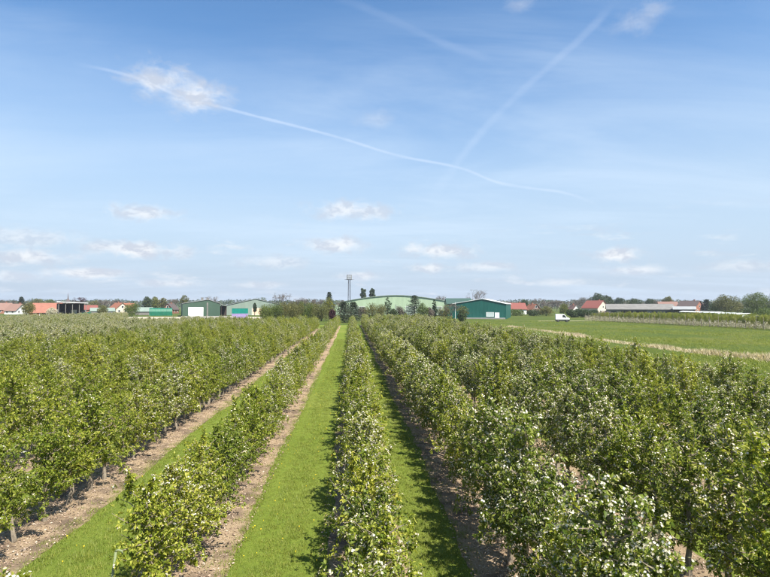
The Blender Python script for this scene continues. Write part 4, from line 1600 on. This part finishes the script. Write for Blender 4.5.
def bg_tree(kind, px, D, top_py, width_px, label, name=None, group=None, z0=None, leaf=None, base_frac=0.22, dens=1.0):
    TSEED[0] += 1
    rg = np.random.default_rng(TSEED[0])
    loc = G(px, D)
    h = max(0.8, ZP(top_py, D))
    w = width_px * D / FPX
    nm = name or {'leaf': 'broadleaf_tree', 'bare': 'bare_tree', 'conifer': 'conifer_tree', 'poplar': 'poplar_tree', 'shrub': 'shrub'}[kind]
    root = empty(nm, loc, rg.uniform(0, 6.28))
    tag(root, label, 'shrub' if kind == 'shrub' else 'tree', group)
    if kind == 'shrub':
        w *= 1.25
    px_m = D / FPX                     # metres per photo pixel
    size = max(0.22, 0.62 * px_m)
    mb = MB()
    if kind in ('leaf', 'poplar'):
        tips = []
        zb = h * base_frac
        mb.tube([(0, 0, -0.1), (rg.normal(0, .08), rg.normal(0, .08), zb), (rg.normal(0, .2), rg.normal(0, .2), h * 0.62)], [h * 0.028, h * 0.022, h * 0.008], 8)
        for i in range(7):
            a = i * 2.4 + rg.uniform(0, 1)
            z = zb + (h * 0.4) * i / 7
            d = np.array([math.cos(a), math.sin(a), 0.75])
            grow(mb, rg, np.array([0, 0, z]), unit(d), min(w * 0.42, h * 0.45), h * 0.011, 1, 0.5, tips, 4)
        mb.obj('trunk', M_BARKD, root)
        k = 16 if kind == 'leaf' else 14
        C, Rr = [], []
        for i in range(k):
            f = (i + 0.5) / k
            z = zb + (h - zb) * (0.10 + 0.82 * f)
            env = math.sin(math.pi * min(1, 0.16 + 0.80 * f)) ** 0.7 if kind == 'leaf' else 0.75 * math.sin(math.pi * min(1.0, 0.15 + 0.75 * f)) ** 0.4
            rr = w * 0.5 * env
            a = i * 2.4 + rg.uniform(-.4, .4)
            o = rr * rg.uniform(0.35, 0.72)
            C.append((math.cos(a) * o, math.sin(a) * o, z))
            q = max(0.14 * w, rr * rg.uniform(0.36, 0.56))
            Rr.append((q, q, q * (0.75 if kind == 'leaf' else 1.1)))
        C, Rr = np.array(C), np.array(Rr)
        over = h / max(1e-6, (C[:, 2] + Rr[:, 2]).max())
        C[:, 2] *= min(1.0, over)
        n = int(2300 * dens * max(1.0, min(2.4, w * h / 60)))
        V, F = leaf_cloud(rg, C, Rr, n, size)
        link('crown', mesh_np('crown', V, F), leaf or M_GRLEAF, root)
    elif kind == 'bare':
        tips = []
        mb.tube([(0, 0, -0.1), (0.05, 0.02, h * 0.15), (0.1, -0.05, h * 0.34)], [h * 0.026, h * 0.021, h * 0.017], 7)
        for i in range(6):
            a = i * 2.4 + rg.uniform(0, 1)
            sp = min(1.1, w / h)
            d = unit(np.array([math.cos(a) * sp, math.sin(a) * sp, 1.0]))
            grow(mb, rg, np.array([0.05, 0, h * (0.16 + 0.03 * i)]), d, h * 0.30, h * 0.012, 2, 0.55, tips, 4, 0.2)
        V = np.array(mb.V)
        s = h / V[:, 2].max()
        mb.V = [(x, y, z * s if z > 0 else z) for x, y, z in mb.V]
        T = np.array(tips)
        T[:, 2] *= s
        mb.obj('trunk', M_TWIG, root)
        n = int(1500 * dens)
        P = T[rg.integers(0, len(T), n)] + rg.normal(0, w * 0.055, (n, 3)) * np.array([1, 1, 0.8])
        A = unit(rg.normal(0, 1, (n, 3)) + np.array([0, 0, 0.8]))
        L = size * rg.uniform(0.7, 1.7, n)
        V, F = leaf_arrays(P, A, unit(rg.normal(0, 1, (n, 3))), L, L * 0.24, 0.0)
        V[:, 2] = np.clip(V[:, 2], h * 0.2, h * 1.02)
        link('crown', mesh_np('crown', V, F), leaf or M_BRLEAF, root)
    elif kind == 'conifer':
        mb.tube([(0, 0, -0.1), (0, 0, h * 0.5), (0, 0, h * 0.97)], [h * 0.022, h * 0.014, 0.01], 7)
        lay = 18
        w *= 1.2
        Ps, As, Ls = [], [], []
        for i in range(lay):
            f = (i + 0.5) / lay
            z = h * (0.05 + 0.93 * f)
            rr = w * 0.5 * (1 - f) ** 0.75 * rg.uniform(0.8, 1.12) + 0.04 * w
            m = 11
            for k in range(m):
                a = k * 6.283 / m + i * 1.1 + rg.uniform(-.25, .25)
                l_ = rr * rg.uniform(0.7, 1.1)
                d = np.array([math.cos(a), math.sin(a), rg.uniform(-0.15, 0.3)])
                e = np.array([0, 0, z]) + d * l_
                mb.tube([(0, 0, z), tuple(e)], [h * 0.004, 0.006], 3, cap=False)
                for t in np.linspace(0.15, 1.05, 13):
                    Ps.append(np.array([0, 0, z]) + d * l_ * t + rg.normal(0, size * 0.45, 3))
                    As.append(d + rg.normal(0, 0.5, 3))
        mb.obj('trunk', M_BARKD, root)
        P, A = np.array(Ps), unit(np.array(As))
        P[:, 2] = np.clip(P[:, 2], 0.15, h)
        L = size * rg.uniform(0.9, 1.9, len(P))
        V, F = leaf_arrays(P, A, unit(rg.normal(0, 1, (len(P), 3)) + np.array([0, 0, .8])), L, L * 0.6, 0.15)
        link('crown', mesh_np('crown', V, F), leaf or M_CONIF, root)
    else:
        for i in range(7):
            a = i * 0.9 + rg.uniform(0, 0.5)
            mb.tube([(0, 0, -0.05), (math.cos(a) * w * 0.12, math.sin(a) * w * 0.12, h * 0.4), (math.cos(a) * w * 0.3, math.sin(a) * w * 0.3, h * 0.8)], [0.05, 0.035, 0.012], 5)
        mb.obj('stem', M_BARKD, root)
        k = 12
        C, Rr = [], []
        for i in range(k):
            a = i * 2.4
            f = rg.uniform(0, 1)
            o = w * 0.5 * rg.uniform(0.1, 0.68)
            q = rg.uniform(0.16, 0.26) * w
            zt = h * (1 - 0.5 * (o / (w * 0.5)) ** 2)
            qz = min(q * 1.1, h * 0.32)
            C.append((math.cos(a) * o, math.sin(a) * o, max(qz * 0.8, (zt - qz) * rg.uniform(0.4, 1.0))))
            Rr.append((q, q, qz))
        C, Rr = np.array(C), np.array(Rr)
        n = int(2600 * dens)
        V, F = leaf_cloud(rg, C, Rr, n, size * 0.95, shell=0.35)
        V[:, 2] *= h / np.percentile(V[:, 2], 97)
        V[:, 2] = np.clip(V[:, 2], 0.02, h * 1.12)
        link('crown', mesh_np('crown', V, F), leaf or M_GRLEAF, root)
    return root


T = bg_tree
# far left
T('shrub', 28.5, 178, 303.8, 12, 'tall olive bush before the faded red roofed house at far left', leaf=M_OLLEAF, dens=1.3)
T('conifer', 21.3, 430, 296.8, 7, 'dark pointed conifer above the faded red roof at far left')
T('bare', 4, 440, 299.8, 15, 'brownish bare tree at the left picture edge')
T('bare', 12, 480, 300.8, 12, 'small bare tree between left edge and pointed conifer')
T('leaf', 38, 520, 298.6, 14, 'round dull olive tree behind the salmon roofed barn', leaf=M_OLLEAF)
T('leaf', 50, 560, 299.5, 12, 'dull tree rising over the salmon barn ridge', leaf=M_GRLEAF)
T('bare', 79.5, 400, 297.6, 14, 'purplish bare tree behind the white roofed open shed', leaf=M_RDLEAF, dens=1.4)
T('shrub', 52, 196, 308.5, 9, 'pale bush in front of the salmon barn', leaf=M_YOUNG)
T('leaf', 95, 480, 300.2, 12, 'dull tree behind the low red roof, left of three', leaf=M_OLLEAF)
T('bare', 104, 470, 299.9, 14, 'bare brown tree behind the low red roof, middle of three')
T('shrub', 102, 250, 306.0, 9, 'olive bush left of the orange roofed houses', leaf=M_OLLEAF)
T('leaf', 117, 520, 300.2, 14, 'dull tree behind the orange roofed houses', leaf=M_BRLEAF)
T('shrub', 132, 235, 304.3, 12, 'fresh green round bush right of the orange roofed houses', leaf=M_GRLEAF, dens=1.3)
T('leaf', 147, 370, 296.0, 10, 'dark green tree left of the yellowish tree behind green tent', leaf=M_DKLEAF, dens=1.2)
T('leaf', 155, 400, 296.4, 10, 'yellowish tree behind the green tent, left one', leaf=M_YELEAF)
T('leaf', 163, 390, 297.4, 9, 'olive tree behind the green tent, right one', leaf=M_OLLEAF)
T('leaf', 184.5, 320, 294.3, 10, 'brown-olive tree at the left corner of the dark green hall', leaf=M_OLLEAF)
T('bare', 173, 420, 299.6, 14, 'purplish bare tree between the tent and dark green hall')
T('bare', 212, 330, 296.6, 12, 'bare crown showing over the dark green hall roof', dens=0.6)
T('leaf', 254.8, 262, 302.4, 4, 'small slim dark tree before the pale grey-green hall', leaf=M_DKLEAF)
T('bare', 262, 360, 297.6, 8, 'bare crown just above the pale grey-green hall roof', leaf=M_GRLEAF, dens=0.6)
T('bare', 280.8, 250, 293.6, 11, 'birch-like bare tree right of the pale grey-green hall', leaf=M_BRLEAF)
for i, (px, tp) in enumerate(((292, 300.2), (300, 297.6), (309, 299.2), (318, 298.8))):
    T('bare', px, 300, tp, 13, '%s of four purplish bare trees behind the long green hedge' % ['leftmost', 'second from left', 'third from left', 'rightmost'][i], group='bare trees behind the hedge')
hd = [(266, 306.6, M_GRLEAF, 'dark green bush at the left end of the long hedge'), (275, 305.6, M_GRLEAF, 'second green bush of the long hedge from its left end'), (284.5, 304.2, M_OLLEAF, 'third bush of the long hedge, olive coloured'),
      (294.5, 304.4, M_OLLEAF, 'fourth bush of the long hedge, olive coloured'), (304, 303.6, M_GRLEAF, 'fifth bush of the long hedge, below the bare trees'), (313.5, 304.6, M_OLLEAF, 'sixth bush of the long hedge, near the yellowish tree'), (321.5, 305.6, M_OLLEAF, 'last bush of the long hedge, beside the yellowish tree')]
for i, (px, tp, lf, lb) in enumerate(hd):
    T('shrub', px, 172 + 3 * (i % 3), tp - 0.6, 16, lb, leaf=lf, group='bushes of the long hedge', dens=1.5)
T('conifer', 329.2, 250, 291.6, 9, 'grey pointed conifer over the yellowish tree left of the mast')
T('leaf', 329, 185, 295.8, 14, 'yellowish green tree left of the lattice mast', leaf=M_YELEAF, dens=0.9, base_frac=0.12)
T('shrub', 332.4, 146, 310.4, 5.5, 'dark copper red bush at the row ends', leaf=M_RDLEAF)
T('conifer', 344, 158, 301.6, 23, 'broad dark conifer left of the mast foot', dens=1.3)
T('conifer', 353.5, 163, 301.8, 21, 'broad dark conifer right of the mast foot', dens=1.3)
T('bare', 340, 240, 300.5, 9, 'small bare tree behind the broad conifers')
T('shrub', 362, 182, 308.0, 9, 'brown bush right of the dark conifers', leaf=M_BRLEAF)
T('shrub', 370.5, 182, 304.6, 14, 'olive brown bush before the pale green hall, left of two', leaf=M_OLLEAF)
T('shrub', 380, 180, 305.4, 13, 'olive brown bush before the pale green hall, right of two', leaf=M_OLLEAF)
T('poplar', 363.2, 430, 287.4, 8.5, 'clipped dark poplar above the pale hall, left of pair', leaf=M_DKLEAF, group='pair of poplars', dens=1.6)
T('poplar', 372.3, 430, 287.6, 8.5, 'clipped dark poplar above the pale hall, right of pair', leaf=M_DKLEAF, group='pair of poplars', dens=1.6)
T('leaf', 387.5, 188, 295.9, 8.5, 'slim grey-green tree before the pale green hall', leaf=M_DKLEAF, dens=0.8, base_frac=0.1)
T('shrub', 393, 180, 309.6, 8, 'dark low bush right of the slim grey-green tree', leaf=M_DKLEAF)
T('shrub', 401, 182, 307.4, 12, 'pale brown bush left of the dark pine', leaf=M_BRLEAF)
T('conifer', 414.5, 180, 295.0, 22, 'dark pine in the middle of the pale green hall front', dens=1.2)
T('leaf', 422.5, 174, 302.2, 13, 'round green tree at the right of the dark pine', leaf=M_GRLEAF, base_frac=0.08)
T('shrub', 430, 182, 308.5, 9, 'brownish bush between green tree and slim dark tree', leaf=M_BRLEAF)
T('leaf', 434.5, 186, 298.0, 6, 'slim dark tree at the right end of the pale green hall', leaf=M_DKLEAF, base_frac=0.1)
T('bare', 441, 300, 296.2, 10, 'bare tree above the roof gap left of teal hall')
T('shrub', 445, 190, 306.2, 14, 'thin olive bush before the teal roofed half-hidden hall', leaf=M_OLLEAF, dens=0.8)
T('bare', 451, 188, 303.6, 11, 'thin bare tree beside the slim white pole')
T('bare', 476.5, 300, 289.8, 15, 'purplish bare tree rising over the teal hall roof')
T('leaf', 463, 158, 305.4, 14, 'young olive tree on the meadow edge before teal hall', leaf=M_OLLEAF, base_frac=0.2, dens=0.7)
T('shrub', 461.5, 150, 313.6, 7, 'small dark bush below the young olive tree', leaf=M_DKLEAF)
# right of the teal hall
T('leaf', 524, 400, 299.4, 11, 'dark round tree between the red house and small gabled house', leaf=M_DKLEAF)
T('bare', 537, 420, 298.6, 15, 'leftmost purplish bare tree right of the small gabled house')
T('bare', 547, 430, 299.4, 15, 'middle purplish bare tree right of the small gabled house')
T('bare', 557, 430, 300.0, 13, 'rightmost purplish bare tree right of the small gabled house')
T('shrub', 516, 255, 309.6, 16, 'low dark bush below the red house beside teal hall', leaf=M_GRLEAF)
T('shrub', 534, 252, 309.8, 16, 'low dark bush below the small gabled house', leaf=M_DKLEAF)
T('shrub', 546, 250, 306.8, 13, 'olive bush left of the yellow tree', leaf=M_OLLEAF)
T('leaf', 563.5, 290, 303.2, 10, 'small yellow green tree above the white van', leaf=M_YELEAF, base_frac=0.1)
T('bare', 577, 420, 299.0, 13, 'purplish bare tree above the little pale gabled house')
T('bare', 585, 410, 297.6, 14, 'purplish bare tree left of the big dark tree')
T('leaf', 598, 420, 292.8, 17, 'big dark green tree behind the red roofed house with cream gable', leaf=M_DKLEAF, dens=1.5)
T('leaf', 607.5, 430, 295.2, 12, 'dark tree touching the right side of the big dark tree', leaf=M_DKLEAF, dens=1.2)
T('leaf', 619, 440, 297.4, 13, 'dark tree above the left end of the long grey barn', leaf=M_DKLEAF)
T('leaf', 634, 450, 298.2, 17, 'wide dull green tree above the long grey barn', leaf=M_DKLEAF)
T('leaf', 650, 450, 298.4, 12, 'dark tree above the right end of the long grey barn', leaf=M_DKLEAF)
T('leaf', 668, 420, 296.4, 13, 'yellow-olive tree behind the brick house', leaf=M_OLLEAF)
T('bare', 660, 430, 300.0, 10, 'bare tree left of the yellow-olive tree')
T('conifer', 706.5, 340, 299.4, 10, 'dark conifer left of the big olive tree', dens=1.2)
T('shrub', 714, 300, 303.8, 10, 'dark bush at the foot of the big olive tree', leaf=M_DKLEAF)
T('leaf', 725.5, 270, 294.2, 26, 'big rounded olive tree at the right', leaf=M_OLLEAF, dens=1.8, base_frac=0.08)
T('leaf', 738, 300, 301.6, 12, 'smaller olive tree between the two big right-hand trees', leaf=M_OLLEAF, base_frac=0.1)
T('leaf', 757, 250, 291.6, 27, 'big spreading grey-green tree near the right edge', leaf=M_GRLEAF, dens=1.9, base_frac=0.12)
T('leaf', 776, 240, 297.0, 18, 'tree cut off by the right picture edge', leaf=M_DKLEAF, base_frac=0.1)
for i, (px, tp, D) in enumerate(((571, 310.0, 222), (578, 309.6, 224), (586, 310.2, 222), (594, 310.4, 226))):
    T('shrub', px, D, tp, 11, '%s dark green bush of the short hedge behind the van' % ['leftmost', 'second', 'third', 'rightmost'][i], leaf=M_DKLEAF, group='short hedge behind the van', dens=1.3)
T('shrub', 604, 205, 311.5, 14, 'pale dry bush at the left end of the trellised orchard', leaf=M_BRLEAF)
T('shrub', 765, 200, 308.4, 18, 'green bush below the big spreading tree at the right edge', leaf=M_GRLEAF)
T('shrub', 748, 215, 309.0, 13, 'dark bush left of the right edge, below the spreading tree', leaf=M_DKLEAF)

# distant woodland closing the horizon: one mass
def woodland(D, px0, px1, top, n, mat, label, amp):
    rg = np.random.default_rng(int(D))
    px = rg.uniform(px0, px1, n)
    ht = np.array([ZP(top, D)]) + amp * (np.sin(px * 0.09 + D) + 0.7 * np.sin(px * 0.23) + 0.6 * np.sin(px * 0.61 + 2)) * D / FPX
    P = np.array([G(p, D) for p in px])
    P[:, 1] += rg.uniform(0, 60, n)
    P[:, 2] = np.maximum(0.5, ht * rg.uniform(0.0, 1.0, n) ** 0.7)
    L = rg.uniform(1.6, 3.2, n) * D / 900
    V, F = leaf_arrays(P, unit(rg.normal(0, 1, (n, 3))), unit(rg.normal(0, 1, (n, 3)) + np.array([0, -0.5, 0.8])), L, L * 0.9, 0.1)
    V[:, 2] = np.maximum(V[:, 2], 0.05)
    tag(link('distant_woodland', mesh_np('distant_woodland', V, F), mat), label, 'woodland', kind='stuff')


woodland(800, -260, 1030, 301.6, 26000, M_DKLEAF, 'dark distant wood along the horizon', 0.5)
woodland(640, -200, 120, 302.0, 6000, M_BRLEAF, 'brownish bare wood behind the left village', 0.5)
woodland(660, 500, 900, 302.2, 7000, M_BRLEAF, 'brownish bare wood behind the right village', 0.5)
woodland(1500, -260, 1030, 300.4, 26000, M_DKLEAF, 'faint farthest wood on the horizon', 0.6)

# ------------------------------------------------------------------ stake at the near end of the left row
M_STAKE = surf('green_stake', (0.19, 0.22, 0.11), (0.13, 0.16, 0.08), 6, 0.7)
mb = MB()
D0 = 8.2
b0 = G(108.5, D0)
mb.tube([(0, 0, -0.05), (0.07, 0.02, 0.75), (0.145, 0.05, 1.44)], [0.022, 0.021, 0.020], 8)
sk = empty('support_stake', b0)
tag(sk, 'pale green leaning stake with a bent top beside the left row', 'stake')
mb.obj('shaft', M_STAKE, sk, True)
mb = MB()
mb.tube([(0.145, 0.05, 1.43), (0.155, 0.05, 1.46), (0.19, 0.05, 1.465), (0.235, 0.05, 1.45), (0.245, 0.05, 1.41)], [0.018, 0.017, 0.016, 0.015, 0.013], 7)
mb.obj('hook', M_STAKE, sk, True)

# ------------------------------------------------------------------ air
USE_HAZE = True
if USE_HAZE:
    hm = bpy.data.materials.new('haze_air')
    hm.use_nodes = True
    hm.node_tree.nodes.clear()
    N = NT(hm.node_tree)
    o_ = N.n('ShaderNodeOutputMaterial')
    pv = N.n('ShaderNodeVolumePrincipled')
    pv.inputs['Color'].default_value = (0.80, 0.88, 1.0, 1)
    pv.inputs['Density'].default_value = 0.00016
    pv.inputs['Anisotropy'].default_value = 0.2
    hm.node_tree.links.new(pv.outputs[0], o_.inputs['Volume'])
    mb = MB()
    mb.box(-2600, 2600, -60, 2600, -1.0, 40)
    tag(mb.obj('haze', hm), 'thin pale air over the whole plain', 'haze', kind='stuff')
